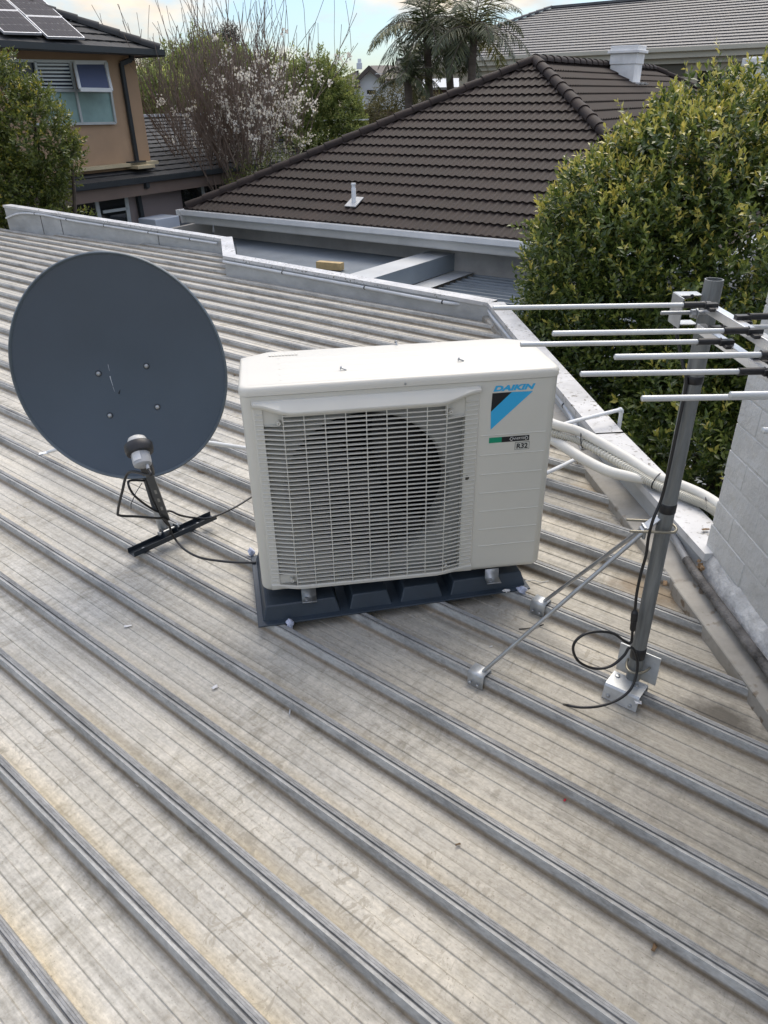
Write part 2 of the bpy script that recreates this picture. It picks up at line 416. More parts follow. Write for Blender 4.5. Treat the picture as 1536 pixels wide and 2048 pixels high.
while True:
    stop = False
    for dv, z in rib_profile():
        v = V0 + k * SP + dv
        if v > vmax: stop = True; break
        h = edge_hits(v)
        if v < VA0: u0, u1 = -13.5, (h[0] if h else 6.0)
        else:
            if len(h) < 2: stop = True; break
            u0, u1 = h[0] - 0.02, h[1]
        u1 += 0.012
        if not h: u1 = 5.0
        strip.append([RD * u0 + RN * v + A(0, 0, z), RD * u1 + RN * v + A(0, 0, z)])
    if stop: break
    k += 1
mb.grid(strip)
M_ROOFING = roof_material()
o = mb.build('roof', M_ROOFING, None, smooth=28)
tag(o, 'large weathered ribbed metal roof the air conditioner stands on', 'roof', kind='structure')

# ------------------------------------------------------------------ parapet: wall, capping, flashing
par = thing('parapet_wall', (EDGE_A2[0], EDGE_A2[1], 0), 'low pale metal-clad parapet wall stepping round the far edge of the ribbed roof', 'parapet')
zA0 = float(HC + ray(8, 410)[2] * np.linalg.norm(EDGE_A0[:2]) / np.linalg.norm(ray(8, 410)[:2]))
WX, WY = 1.0371, 1.973                      # far end of the grey block wall
TOP = 0.112
runs = [(EDGE_A0, zA0), (EDGE_A1, 0.135)]
ret = [(EDGE_A1 + A(0.0, 0.0, 0), 0.15), (EDGE_A2, 0.155)]
P3i = at_z(978, 605, TOP); P3m = at_z(1197, 867, TOP); P3e = A(WX - 0.012, WY - 0.05, TOP)
r3 = [(A(P3i[0], P3i[1], 0), TOP), (A(P3m[0], P3m[1], 0), TOP), (A(P3e[0], P3e[1], 0), TOP)]
r2 = [(EDGE_A2, 0.155), (A(P3i[0], P3i[1], 0), TOP)]
wall, capm = MB(), MB()
def par_run(pts, out_h=3.6, th=0.10, lip=0.012, base=-0.05):
    for (a, za), (b, zb) in zip(pts[:-1], pts[1:]):
        d = unit(A(b[0] - a[0], b[1] - a[1], 0)); nrm = A(-d[1], d[0], 0)          # outward = left of travel
        a2, b2 = A(a[0], a[1], 0), A(b[0], b[1], 0)
        q = [a2 + A(0, 0, -out_h), b2 + A(0, 0, -out_h), b2 + A(0, 0, zb - 0.012), a2 + A(0, 0, za - 0.012)]
        wall.prism(q, nrm * th)
        e = d * 0.006
        ia, ib = a2 - nrm * lip - e, b2 - nrm * lip + e; oa, ob = a2 + nrm * (th + lip) - e, b2 + nrm * (th + lip) + e
        c = [ia + A(0, 0, za - 0.028), ia + A(0, 0, za), oa + A(0, 0, za), oa + A(0, 0, za - 0.028)]
        c2 = [ib + A(0, 0, zb - 0.028), ib + A(0, 0, zb), ob + A(0, 0, zb), ob + A(0, 0, zb - 0.028)]
        capm.add(c + c2, [(0, 1, 5, 4), (1, 2, 6, 5), (2, 3, 7, 6), (0, 3, 2, 1), (4, 5, 6, 7)])
par_run(runs); par_run(ret); par_run(r2); par_run(r3)
M_PAR = mat('painted parapet sheet', (0.40, 0.41, 0.41), 0.55, 0.05, 0.22, 2.2, 0.05, 30, stretch=(1, 1, 2))
M_CAPW = mat('speckled white capping', (0.50, 0.505, 0.51), 0.5, 0.05, 0.18, 5, 0.05, 80)
def speckle(m, col, scale=55, lo=0.30, hi=0.34, mask=2.5):
    nt, N, L = nodes_of(m); b = N['Principled BSDF']
    prev = b.inputs['Base Color'].links[0].from_socket
    tc = N.new('ShaderNodeTexCoord')
    vz = N.new('ShaderNodeTexNoise'); vz.inputs['Scale'].default_value = scale; vz.inputs['Detail'].default_value = 3
    L.new(tc.outputs['Object'], vz.inputs['Vector'])
    r = N.new('ShaderNodeValToRGB'); r.color_ramp.elements[0].position = lo; r.color_ramp.elements[1].position = hi
    r.color_ramp.elements[0].color = (1, 1, 1, 1); r.color_ramp.elements[1].color = (0, 0, 0, 1)
    L.new(vz.outputs['Fac'], r.inputs['Fac'])
    mz = N.new('ShaderNodeTexNoise'); mz.inputs['Scale'].default_value = mask
    L.new(tc.outputs['Object'], mz.inputs['Vector'])
    r2_ = N.new('ShaderNodeValToRGB'); r2_.color_ramp.elements[0].position = 0.45; r2_.color_ramp.elements[1].position = 0.6
    L.new(mz.outputs['Fac'], r2_.inputs['Fac'])
    mu = N.new('ShaderNodeMixRGB'); mu.blend_type = 'MULTIPLY'; mu.inputs['Fac'].default_value = 1
    L.new(r.outputs['Color'], mu.inputs[1]); L.new(r2_.outputs['Color'], mu.inputs[2])
    x = N.new('ShaderNodeMixRGB'); L.new(mu.outputs['Color'], x.inputs['Fac']); L.new(prev, x.inputs[1]); x.inputs[2].default_value = (*col, 1)
    L.new(x.outputs['Color'], b.inputs['Base Color'])
speckle(M_CAPW, (0.10, 0.09, 0.07), 48, 0.36, 0.41, 2.2)
wall.build('wall', M_PAR, par, 0)
capm.build('capping', M_CAPW, par, 0)
# short return cheek at the left end and vertical sheet joints
jn = MB(); dd = unit(EDGE_A1 - EDGE_A0)
for s_, zz in ((0.75, 0.3), (1.15, 0.28), (2.9, 0.20), (4.1, 0.16)):
    p = EDGE_A0 + dd * s_ - A(-dd[1], dd[0], 0) * 0.003; jn.box(p + A(0, 0, zz / 2 - 0.02), dd * 0.003, A(-dd[1], dd[0], 0) * 0.002, A(0, 0, zz / 2))
jn.build('sheet_joint', mat('dark joint', (0.10, 0.10, 0.10), 0.7), par, 0)

# flashing along the right edge: upright face, nearly flat top, second overlapping piece nearer the camera
def flashing(low, inner, ztop, name, zin):
    rows = [[], [], [], [], []]
    for a, i in zip(low, inner):
        a = A(a[0], a[1], 0); i = A(i[0], i[1], 0)
        rows[0].append(a + A(0, 0, PAN - 0.004)); rows[1].append(a + A(0.002, 0, ztop - 0.003)); rows[2].append(a + A(0.005, 0, ztop))
        rows[3].append(i + A(0, 0, zin)); rows[4].append(i + A(0.03, 0, zin + 0.001))
    m_ = MB(); m_.grid(rows)
    n0 = len(rows[0]); 
    e = [rows[k][-1] for k in range(4)] + [A(rows[3][-1][0], rows[3][-1][1], PAN)]
    m_.add(e, [(0, 1, 2, 3, 4)])
    e = [rows[k][0] for k in range(4)] + [A(rows[3][0][0], rows[3][0][1], PAN)]
    m_.add(e, [(4, 3, 2, 1, 0)])
    return m_.build(name, M_FLASH, par, 25)
M_FLASH = mat('dusty flashing', (0.24, 0.225, 0.195), 0.65, 0.05, 0.3, 5.0, 0.1, 60, col2=(0.38, 0.36, 0.32))
speckle(M_FLASH, (0.17, 0.13, 0.09), 30, 0.36, 0.44, 3.5)
def inner_x(y):
    if y > P3m[1]:
        k = (y - P3m[1]) / (P3i[1] - P3m[1]); return P3m[0] + (P3i[0] - P3m[0]) * k
    k = (y - WY) / (P3m[1] - WY); return WX - 0.02 + (P3m[0] - (WX - 0.02)) * k
lo1 = []
for q in FL1: lo1.append(q)
lo1.append(lo1[-1] + A(0.004, -0.14, 0))
flashing(lo1, [A(inner_x(q[1]) + 0.004, q[1] + 0.02, 0) for q in lo1], 0.003, 'flashing', 0.02)
flashing([q + A(-0.006, 0, 0) for q in FL2], [A(max(inner_x(q[1]), WX - 0.02) + 0.004, q[1] - 0.01, 0) for q in FL2], 0.010, 'flashing', 0.034)

# ------------------------------------------------------------------ conduits clipped to the parapet
def pipe_thing(name, pts, r, m, label, cat, group=None, clips=None, n=10, seg=6, mclip=None, parts=None):
    pts = [A(*p) for p in pts]
    t = thing(name, pts[0], label, cat, group)
    MB().tube(spline(pts, seg), r, n).build('tube', m, t, 60)
    if clips:
        sp = spline(pts, 12)
        for c in clips:
            i = int(c * (len(sp) - 2)); a, b = sp[i], sp[i + 1]; d = unit(b - a)
            MB().tube([a - d * 0.005, a + d * 0.005], r * 1.22, n).build('clip', mclip or MT['black'], t, 60)
    return t
M_CON = mat('grey white conduit', (0.55, 0.57, 0.59), 0.4, 0, 0.12, 6)
nr1 = A(dd[1], -dd[0], 0) * 0.022
c1 = [EDGE_A0 + nr1 + dd * 0.02 + A(0, 0, zA0 - 0.16), EDGE_A0 + nr1 + dd * 0.35 + A(0, 0, zA0 - 0.085), EDGE_A0 + nr1 + dd * 0.8 + A(0, 0, zA0 - 0.075)]
Lr1 = np.linalg.norm((EDGE_A1 - EDGE_A0)[:2])
for s_ in (0.35, 0.6, 0.85, 0.985):
    c1.append(EDGE_A0 + nr1 + dd * Lr1 * s_ + A(0, 0, zA0 + (0.135 - zA0) * s_ - 0.055))
pipe_thing('conduit', c1, 0.012, M_CON, 'thin pale conduit curving down at the far left end of the parapet', 'conduit', 'conduits along the parapet', clips=[0.3, 0.5, 0.62, 0.75, 0.88])
d2 = unit(r2[1][0] - EDGE_A2); n2_ = A(d2[1], -d2[0], 0) * 0.024
L2_ = np.linalg.norm((r2[1][0] - EDGE_A2)[:2])
c2 = [EDGE_A2 + n2_ + d2 * (0.01 + L2_ * s_) + A(0, 0, 0.155 + (TOP - 0.155) * s_ - 0.05) for s_ in (0, 0.3, 0.6, 0.88)]
c2 += [at_z(962, 609, 0.055), at_z(990, 640, 0.05), at_z(1040, 700, 0.048), at_z(1092, 764, 0.048), at_z(1118, 796, 0.048), at_z(1139, 826, 0.045), at_z(1150, 849, 0.04), at_z(1160, 876, 0.03), at_z(1167, 897, 0.015)]
pipe_thing('conduit', c2, 0.0125, M_CON, 'pale grey conduit along the middle parapet run bending down behind the air conditioner', 'conduit', 'conduits along the parapet', clips=[0.08, 0.17, 0.25, 0.33, 0.5, 0.72, 0.83])
M_COP = mat('dirty brown pipe', (0.20, 0.16, 0.135), 0.55, 0.1, 0.3, 12)
c3 = [at_z(969, 603, 0.075), at_z(1010, 650, 0.07), at_z(1124, 789, 0.072), at_z(1169, 840, 0.07), at_z(1207, 880, 0.066), at_z(1270, 964, 0.055), at_z(1306, 997, 0.052), at_z(1326, 1024, 0.05)]
pipe_thing('pipe', c3, 0.0095, M_COP, 'brown copper pipe running under the parapet capping beside the flashing', 'pipe', clips=[0.12, 0.62, 0.86], mclip=mat('pink saddle', (0.42, 0.24, 0.20), 0.6))
M_OLD = mat('blackened old conduit', (0.022, 0.02, 0.019), 0.7, 0, 0, 10, 0.5, 120, col2=(0.20, 0.19, 0.18))
c4 = [at_z(1334, 1043, 0.052), at_z(1346, 1066, 0.05), at_z(1365, 1105, 0.047), at_z(1391, 1146, 0.047), at_z(1440, 1212, 0.05), at_z(1500, 1292, 0.05), at_z(1560, 1372, 0.05)]
c4.append(c4[-1] + (c4[-1] - c4[-2]) * 6)
t_ = thing('conduit', c4[0], 'grey conduit turning black with grime along the foot of the brick wall', 'conduit', 'conduits along the parapet')
spc = spline(c4, 8)
MB().tube(spc[:20], 0.0125, 10).build('clean_end', mat('grey conduit', (0.30, 0.30, 0.30), 0.5, 0, 0.2, 12), t_, 60)
MB().tube(spc[19:], 0.0145, 10).build('tube', M_OLD, t_, 60)

# ------------------------------------------------------------------ grey painted block wall on the right
def block_material():
    m = mat('grey painted brickwork', (0.57, 0.57, 0.55), 0.75, 0, 0.10, 3, 0.0)
    nt, N, L = nodes_of(m); b = N['Principled BSDF']
    tc = N.new('ShaderNodeTexCoord')
    n1 = N.new('ShaderNodeTexNoise'); n1.inputs['Scale'].default_value = 90; n1.inputs['Detail'].default_value = 6; n1.inputs['Roughness'].default_value = 0.7
    n2 = N.new('ShaderNodeTexNoise'); n2.inputs['Scale'].default_value = 14; n2.inputs['Detail'].default_value = 3
    L.new(tc.outputs['Object'], n1.inputs['Vector']); L.new(tc.outputs['Object'], n2.inputs['Vector'])
    a = N.new('ShaderNodeMath'); a.operation = 'MULTIPLY_ADD'; L.new(n2.outputs['Fac'], a.inputs[0]); a.inputs[1].default_value = 3.5; L.new(n1.outputs['Fac'], a.inputs[2])
    bp = N.new('ShaderNodeBump'); bp.inputs['Strength'].default_value = 0.7; bp.inputs['Distance'].default_value = 0.006
    L.new(a.outputs[0], bp.inputs['Height']); L.new(bp.outputs['Normal'], b.inputs['Normal'])
    return m
bw = thing('brick_wall', (WX + 0.5, 1.0, 0), 'tall rough grey painted brick wall at the right edge beside the antenna', 'wall')
blk = MB()
# courses of blocks with slightly uneven faces and a ragged far end
course = 0.086; bl = 0.24
zc = -0.6 + 0.02; row = 0
while zc < 1.75:
    z1 = min(zc + course - 0.004, 1.75)
    y = WY - (0.006 * rng.random()) ; first = True
    off = 0.5 * bl if row % 2 else bl
    while y > -0.9:
        y0 = max(-0.9, y - (off if first else bl) + 0.003)
        jx = 0.0008 * rng.standard_normal()
        blk.abox(WX + 0.004 + jx, WX + 0.9, y0, y, zc, z1)
        y = y0 - 0.003; first = False
    zc += course; row += 1
blk.build('wall', block_material(), bw, 20, bevel=0.003, seg=2)
mor = MB(); mor.abox(WX + 0.0056, WX + 0.85, -0.9, WY - 0.009, -3.6, 1.72); mor.build('mortar', block_material(), bw, 0)
# crumbling fillet at the foot of the wall
fil = MB(); rows = [[], [], []]
for i in range(60):
    y = WY + 0.01 - i * 0.045
    j = 0.006 * rng.standard_normal(3)
    rows[0].append(A(WX + 0.012, y, 0.115 + j[0])); rows[1].append(A(WX - 0.012 + 0.3 * j[1], y, 0.085 + j[1])); rows[2].append(A(WX - 0.018 + 0.3 * j[2], y, 0.03))
fil.grid(rows); fil.build('render_fillet', mat('flaking white render', (0.52, 0.52, 0.51), 0.9, 0, 0.25, 18, 0.6, 60), bw, 50)
pt = at_z(1408, 1128, 0.07); br = MB()
for k in range(7):
    c = pt + A(0.01 * rng.standard_normal(), 0.02 * rng.standard_normal(), 0.012 * rng.standard_normal()); s_ = 0.006 + 0.008 * rng.random()
    d_ = unit(rng.standard_normal(3)); e_ = unit(np.cross(d_, (0.3, 0.2, 1))); br.box(c, d_ * s_, e_ * s_ * 0.7, np.cross(d_, e_) * s_ * 0.6)
br.build('broken_corner', mat('exposed orange brick', (0.34, 0.22, 0.12), 0.9, 0, 0.5, 40, 0.5, 80), bw, 0)

# ================================================================== AIR CONDITIONER
AU = A(0.9897023, 0.1431238, 0.0022141); AV = A(-0.0014428, -0.0054929, 0.9999839); AN = A(-0.1431336, 0.9896896, 0.0052298)
AC0 = A(-0.3699797, 1.7807681, 0.0840368)
AW, AH, AD = 0.87, 0.647, 0.308
def ac(u, v, d=0.0):            # d: proud of the front face (towards the camera)
    return AC0 + AU * u + AV * v - AN * d
def acuv(x, y, d=0.0):
    P = on_plane(x, y, ac(0, 0, d), AN) - ac(0, 0, d); return P @ AU, P @ AV
M_AC = mat('ivory enamel', (0.61, 0.597, 0.535), 0.33, 0, 0.025, 2.0, 0.03, 300, coat=0.15)
M_ACL = mat('ivory enamel lid', (0.63, 0.61, 0.545), 0.42, 0, 0.03, 2.0, 0.03, 300)
M_GR = mat('ivory grille plastic', (0.60, 0.587, 0.53), 0.36, 0, 0.03, 5)
M_IN = mat('black interior', (0.006, 0.006, 0.007), 0.8)
M_BELL = mat('grey shroud', (0.27, 0.275, 0.26), 0.5, 0, 0.1, 6)
acu = thing('air_conditioner', ac(AW / 2, 0, -AD / 2), 'ivory outdoor air conditioner unit with square fan grille on a dark plastic base', 'air conditioner')
def outline(g=0.0, r=0.026):
    pts = []
    for k in range(7):
        a = PI + PI / 2 * k / 6; pts.append((r + (r + g) * math.cos(a), r + (r + g) * math.sin(a)))
    for k in range(7):
        a = 1.5 * PI + PI / 2 * k / 6; pts.append((AW - r + (r + g) * math.cos(a), r + (r + g) * math.sin(a)))
    pts += [(AW + g, 0.268), (0.80, AD + g), (0.072, AD + g), (-g, 0.266)]
    return pts                     # (u, depth from the front), counter-clockwise from above
def ring(pts, v, ins=0.0):
    c = (AW / 2, AD / 2); out = []
    for u, n in pts:
        su = (abs(u - c[0]) - ins) / max(abs(u - c[0]), 1e-6); sn = (abs(n - c[1]) - ins) / max(abs(n - c[1]), 1e-6)
        out.append(ac(c[0] + (u - c[0]) * su, v, -(c[1] + (n - c[1]) * sn)))
    return out
def shell(mb, rows, cap_top=False, cap_bot=False, skip_front=None):
    n = len(rows[0]); vs = [p for r in rows for p in r]; fs = []
    for i in range(len(rows) - 1):
        for k in range(n):
            if skip_front is not None and k == 6 and i >= skip_front: continue
            k2 = (k + 1) % n; fs.append((i * n + k, i * n + k2, (i + 1) * n + k2, (i + 1) * n + k))
    if cap_top: fs.append(list(range((len(rows) - 1) * n, len(rows) * n)))
    if cap_bot: fs.append(list(range(n))[::-1])
    mb.add(vs, fs)
ol = outline()
VB = 0.6215
body = MB()
shell(body, [ring(ol, 0, 0.014), ring(ol, 0.004, 0.006), ring(ol, 0.011, 0.0015), ring(ol, 0.018, 0), ring(ol, VB, 0)], cap_bot=True, skip_front=3)
r_ = 0.026
U0, U1, W0, W1 = 0.046, 0.630, 0.024, 0.588       # opening in the front sheet, hidden by the grille frame
def fq(u0, u1, v0, v1): body.add([ac(u0, v0), ac(u1, v0), ac(u1, v1), ac(u0, v1)], [(0, 1, 2, 3)])
fq(r_, U0, 0.018, VB); fq(U1, AW - r_, 0.018, VB); fq(U0, U1, 0.018, W0); fq(U0, U1, W1, VB)
for k, v in enumerate((0.461, 0.400, 0.3385, 0.277, 0.2155, 0.1525, 0.0935)):     # pressed ribs on the right panel
    a, b = 0.652 + 0.002 * k, 0.8435
    body.add([ac(a, v - 0.0022, 0), ac(b, v - 0.0022, 0), ac(b, v + 0.0004, 0.0022), ac(a, v + 0.0004, 0.0022), ac(a, v + 0.0018, 0), ac(b, v + 0.0018, 0)], [(0, 1, 2, 3), (3, 2, 5, 4)])
body.build('body', M_AC, acu, 40)
lid = MB(); ol2 = outline(0.0025)
shell(lid, [ring(ol, VB - 0.0005, 0.006), ring(ol2, VB + 0.0015), ring(ol2, 0.633), ring(ol2, 0.6405, 0.0015), ring(ol2, 0.6452, 0.005), ring(ol2, 0.647, 0.010)], cap_top=True, cap_bot=True)
# raised field and stiffening ridges pressed in the lid
def lidp(u, n, h=0.0): return ac(u, 0.647 + h, -n)
fo = [(0.022, 0.016), (0.850, 0.016), (0.850, 0.255), (0.800, 0.294), (0.080, 0.294), (0.024, 0.255)]
cu, cn = 0.43, 0.155
inn = [(u + (0.004 if u < cu else -0.004), n + (0.004 if n < cn else -0.004)) for u, n in fo]
lid.add([lidp(*p, 0.0002) for p in fo] + [lidp(*p, 0.0012) for p in inn], [(i, (i + 1) % 6, 6 + (i + 1) % 6, 6 + i) for i in range(6)] + [list(range(6, 12))])
for n in (0.034, 0.080, 0.128, 0.176, 0.224):
    lid.add([lidp(0.105, n - 0.007, 0.0012), lidp(0.832, n - 0.007, 0.0012), lidp(0.825, n, 0.0024), lidp(0.112, n, 0.0024), lidp(0.105, n + 0.003, 0.0012), lidp(0.832, n + 0.003, 0.0012)], [(0, 1, 2, 3), (3, 2, 5, 4)])
lid.build('lid', M_ACL, acu, 40)
emb = MB(); 
for q in range(9): emb.box(lidp(0.085 + q * 0.0095, 0.262, 0.0026), AU * 0.0035, AN * 0.011, AV * 0.0006)
emb.build('embossed_mark', M_ACL, acu, 0)

# shroud with the round fan opening, dark interior, fan
FU, FV, FRAD = 0.328, 0.305, 0.246
bell = MB(); n = 72; D0 = -0.022
outer, innr = [], []
for k in range(n):
    a = 2 * PI * k / n; c, s_ = math.cos(a), math.sin(a)
    tt = min(((U1 - FU) if c > 0 else (FU - U0)) / max(abs(c), 1e-6), ((W1 - FV) if s_ > 0 else (FV - W0)) / max(abs(s_), 1e-6))
    outer.append(ac(FU + c * tt, FV + s_ * tt, D0)); innr.append((FU + c * FRAD, FV + s_ * FRAD))
rows = [outer, [ac(u, v, D0) for u, v in innr], [ac(FU + (u - FU) * .97, FV + (v - FV) * .97, D0 - 0.012) for u, v in innr], [ac(FU + (u - FU) * .96, FV + (v - FV) * .96, D0 - 0.075) for u, v in innr]]
for i in range(3):
    bell.add(rows[i] + rows[i + 1], [(k, (k + 1) % n, n + (k + 1) % n, n + k) for k in range(n)])
for (ua, va, ub, vb) in ((U0, W0, U1, W0), (U1, W0, U1, W1), (U1, W1, U0, W1), (U0, W1, U0, W0)):
    bell.add([ac(ua, va, 0), ac(ub, vb, 0), ac(ub, vb, D0), ac(ua, va, D0)], [(0, 1, 2, 3)])
bell.build('fan_shroud', M_BELL, acu, 40)
box = MB(); q = [ac(u, v, D0 - 0.074) for u, v in innr] ; q2 = [ac(u, v, -0.25) for u, v in innr]
box.add(q + q2, [(k, (k + 1) % n, n + (k + 1) % n, n + k) for k in range(n)] + [list(range(n, 2 * n))]); box.build('coil_chamber', M_IN, acu, 0)
fan = MB(); fan.lathe(ac(FU, FV, -0.13), -AN, [(0.045, 0), (0.05, 0.02), (0.048, 0.055), (0.03, 0.066), (0.006, 0.069)], 28)
fo_ = fan.build('fan', mat('dark fan hub', (0.012, 0.012, 0.013), 0.5), acu, 40)
for b_ in range(3):
    bl_ = MB(); rws = []
    for i in range(9):
        rr = 0.045 + (0.228 - 0.045) * i / 8; sweep = 0.5 * (i / 8) ** 1.5; row_ = []
        for j in range(9):
            a = 2 * PI * b_ / 3 + 0.5 + sweep + (j / 8 - 0.5) * (0.9 + 0.5 * math.sin(PI * i / 8)); dep = -0.115 + 0.075 * (j / 8) * (0.7 + 0.3 * i / 8)
            row_.append(ac(FU + rr * math.cos(a), FV + rr * math.sin(a), dep))
        rws.append(row_)
    bl_.grid(rws); bo = bl_.build('fan_blade', mat('dark fan blade', (0.010, 0.010, 0.011), 0.6), fo_, 60)
    sm = bo.modifiers.new('thick', 'SOLIDIFY'); sm.thickness = 0.003

# grille: frame, hood, side strips with rib lips, slats and upright wires
gr = MB()
def sst(x): x = max(0.0, min(1.0, x)); return x * x * (3 - 2 * x)
def gd(u):                         # how far the grille stands proud
    return 0.006 + 0.020 * sst((u - 0.031) / 0.095) * sst((0.643 - u) / 0.125)
us = [0.0295 + (0.6445 - 0.0295) * i / 48 for i in range(49)]
def hoodv(u): return 0.6005 - 0.0195 * sst((u - 0.03) / 0.11) * sst((0.644 - u) / 0.115)
gr.grid([[ac(u, 0.6095, 0.0) for u in us], [ac(u, 0.6085, 0.0045) for u in us], [ac(u, 0.6055, 0.0062) for u in us], [ac(u, hoodv(u) + 0.004, gd(u) + 0.0075) for u in us],
         [ac(u, hoodv(u) + 0.001, gd(u) + 0.0085) for u in us], [ac(u, hoodv(u) - 0.004, gd(u) + 0.0075) for u in us], [ac(u, hoodv(u) - 0.010, gd(u) + 0.001) for u in us], [ac(u, hoodv(u) - 0.010, -0.004) for u in us]][::-1])
gr.grid([[ac(u, 0.009, 0.0) for u in us], [ac(u, 0.0095, 0.004) for u in us], [ac(u, 0.018, gd(u)) for u in us], [ac(u, 0.027, gd(u) + 0.001) for u in us], [ac(u, 0.030, gd(u) - 0.002) for u in us], [ac(u, 0.030, -0.004) for u in us]][::-1])
def strip_(ulist, v0, v1):
    gr.grid([[ac(u, v0, gd(u) - 0.003 if 0.031 < u < 0.643 else 0.0) for u in ulist], [ac(u, v1, gd(u) - 0.003 if 0.031 < u < 0.643 else 0.0) for u in ulist]][::-1])
L_ = [0.0295, 0.0325, 0.038, 0.044, 0.0495, 0.0545]; R_ = [0.604, 0.611, 0.618, 0.625, 0.632, 0.638, 0.6415, 0.6445]
strip_(L_, 0.02, 0.60); strip_(R_, 0.02, 0.60)
gr.add([ac(0.0545, 0.02, gd(0.0545) - 0.003), ac(0.0545, 0.6, gd(0.0545) - 0.003), ac(0.0545, 0.6, -0.02), ac(0.0545, 0.02, -0.02)], [(0, 1, 2, 3)])
gr.add([ac(0.604, 0.02, gd(0.604) - 0.003), ac(0.604, 0.6, gd(0.604) - 0.003), ac(0.604, 0.6, -0.02), ac(0.604, 0.02, -0.02)], [(3, 2, 1, 0)])
NS = 40
for i in range(NS):
    v = 0.0425 + i * (0.5705 - 0.0425) / (NS - 1)
    ua, ub = 0.0335, 0.6405
    cut_l = v > 0.541 or v < 0.060; cut_r = v > 0.532
    runs_ = []
    def slat(u0, u1, deep):
        m_ = max(3, int((u1 - u0) / 0.011)); uu = [u0 + (u1 - u0) * k / m_ for k in range(m_ + 1)]
        def dp(u): return (0.0035 + 0.0150 * (1 - (u - 0.05) / 0.56) ** 2.0) if deep else 0.0035
        rws = [[ac(u, v + 0.0016, gd(u) - dp(u)) for u in uu], [ac(u, v + 0.0013, gd(u) + 0.0002) for u in uu], [ac(u, v, gd(u) + 0.001) for u in uu], [ac(u, v - 0.0013, gd(u) + 0.0002) for u in uu], [ac(u, v - 0.0010, gd(u) - dp(u)) for u in uu]]
        gr.grid(rws)
    slat(0.033, 0.0545, False); slat(0.604, 0.6405, False)
    slat(0.1065 if cut_l else 0.0545, 0.549 if cut_r else 0.604, True)
for k in range(9):
    u = 0.1065 + 0.0553 * k
    gr.add([ac(u + e, v, gd(u) + f) for v in (0.030, 0.583) for e, f in ((-0.0011, 0.0007), (0.0011, 0.0007), (0.0011, -0.004), (-0.0011, -0.004))], [(0, 1, 5, 4), (1, 2, 6, 5), (2, 3, 7, 6), (3, 0, 4, 7)])
# recessed screw pockets in the corners
for (ua, ub, va, vb, su, sv) in ((0.0545, 0.1065, 0.541, 0.588, 0.095, 0.549), (0.549, 0.604, 0.532, 0.588, 0.561, 0.547), (0.0545, 0.107, 0.030, 0.060, 0.092, 0.045)):
    gr.add([ac(ua, va, 0.002), ac(ub, va, 0.002), ac(ub, vb, 0.002), ac(ua, vb, 0.002)], [(0, 1, 2, 3)])
    gr.add([ac(ua, va, 0.002), ac(ub, va, 0.002), ac(ub, va, gd(ub)), ac(ua, va, gd(ua))], [(0, 1, 2, 3)])
    gr.lathe(ac(su, sv, 0.002), -AN, [(0.0065, 0), (0.0055, gd(su) - 0.004), (0.002, gd(su) - 0.004), (0.002, gd(su) - 0.012)], 14, caps=False)
gr.lathe(ac(0.560, 0.045, 0.0), -AN, [(0.006, 0), (0.0052, gd(0.56)), (0.002, gd(0.56)), (0.002, 0.006)], 14, caps=False)
gr.build('grille', M_GR, acu, 40)
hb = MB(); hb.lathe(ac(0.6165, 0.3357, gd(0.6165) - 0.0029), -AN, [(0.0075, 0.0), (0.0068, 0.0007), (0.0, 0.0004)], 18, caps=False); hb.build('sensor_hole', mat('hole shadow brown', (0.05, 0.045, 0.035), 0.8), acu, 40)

# brand panel, lettering and stickers (each laid a hair proud of the sheet)
def poly(mb, uv, d): mb.add([ac(u, v, d) for u, v in uv], [list(range(len(uv)))])
M_BLUE = mat('cyan blue print', (0.035, 0.40, 0.72), 0.35); M_PBLK = mat('black print', (0.008, 0.009, 0.012), 0.35)
M_PGRN = mat('green print', (0.0, 0.26, 0.14), 0.35); M_PWHT = mat('white print', (0.72, 0.72, 0.70), 0.4)
em = MB(); poly(em, [(0.7344, 0.5862), (0.7947, 0.5847), (0.6806, 0.4786), (0.6781, 0.5322)], 0.0006); em.cur = 1
poly(em, [(0.6794, 0.5862), (0.7344, 0.5862), (0.6781, 0.5322)], 0.0006); em.build('emblem', [M_BLUE, M_PBLK], acu, 0)
def put_text(body_, u0, u1, v0, v1, m, parent, d, name='lettering', shear=0.0, off=0.0):
    v, f = text_mesh(body_, shear, off); t_ = MB()
    t_.add([ac(u0 + (u1 - u0) * x, v0 + (v1 - v0) * y, d) for x, y in v], f); return t_.build(name, m, parent, 0)
put_text('DAIKIN', 0.6815, 0.8005, 0.5905, 0.6070, M_BLUE, acu, 0.0006, shear=0.25, off=0.055)
st = MB(); poly(st, [(0.6780, 0.4372), (0.715, 0.4372), (0.715, 0.4538), (0.6780, 0.4538)], 0.0006); st.cur = 1; poly(st, [(0.715, 0.4372), (0.7962, 0.4372), (0.7962, 0.4538), (0.715, 0.4538)], 0.0006)
st = st.build('sticker', [M_PGRN, M_PBLK], acu, 0)
put_text('INVERTER', 0.745, 0.786, 0.4425, 0.4492, M_PWHT, st, 0.0011, shear=0.3, off=0.0)
for sg, c_ in ((1, 0.741), (-1, 0.790)):
    sw = MB()
    arc = [(c_ + sg * (0.010 - 0.012 * math.cos(a)), 0.4458 + 0.0062 * math.sin(a)) for a in np.linspace(-1.2, 1.2, 9)]
    for (ua, va), (ub, vb) in zip(arc[:-1], arc[1:]):
        d_ = unit(A(ub - ua, vb - va, 0)); nx, ny = -d_[1] * 0.0007, d_[0] * 0.0007
        poly(sw, [(ua - nx, va - ny), (ub - nx, vb - ny), (ub + nx, vb + ny), (ua + nx, va + ny)], 0.0011)
    sw.build('swoosh', M_PWHT, st, 0)
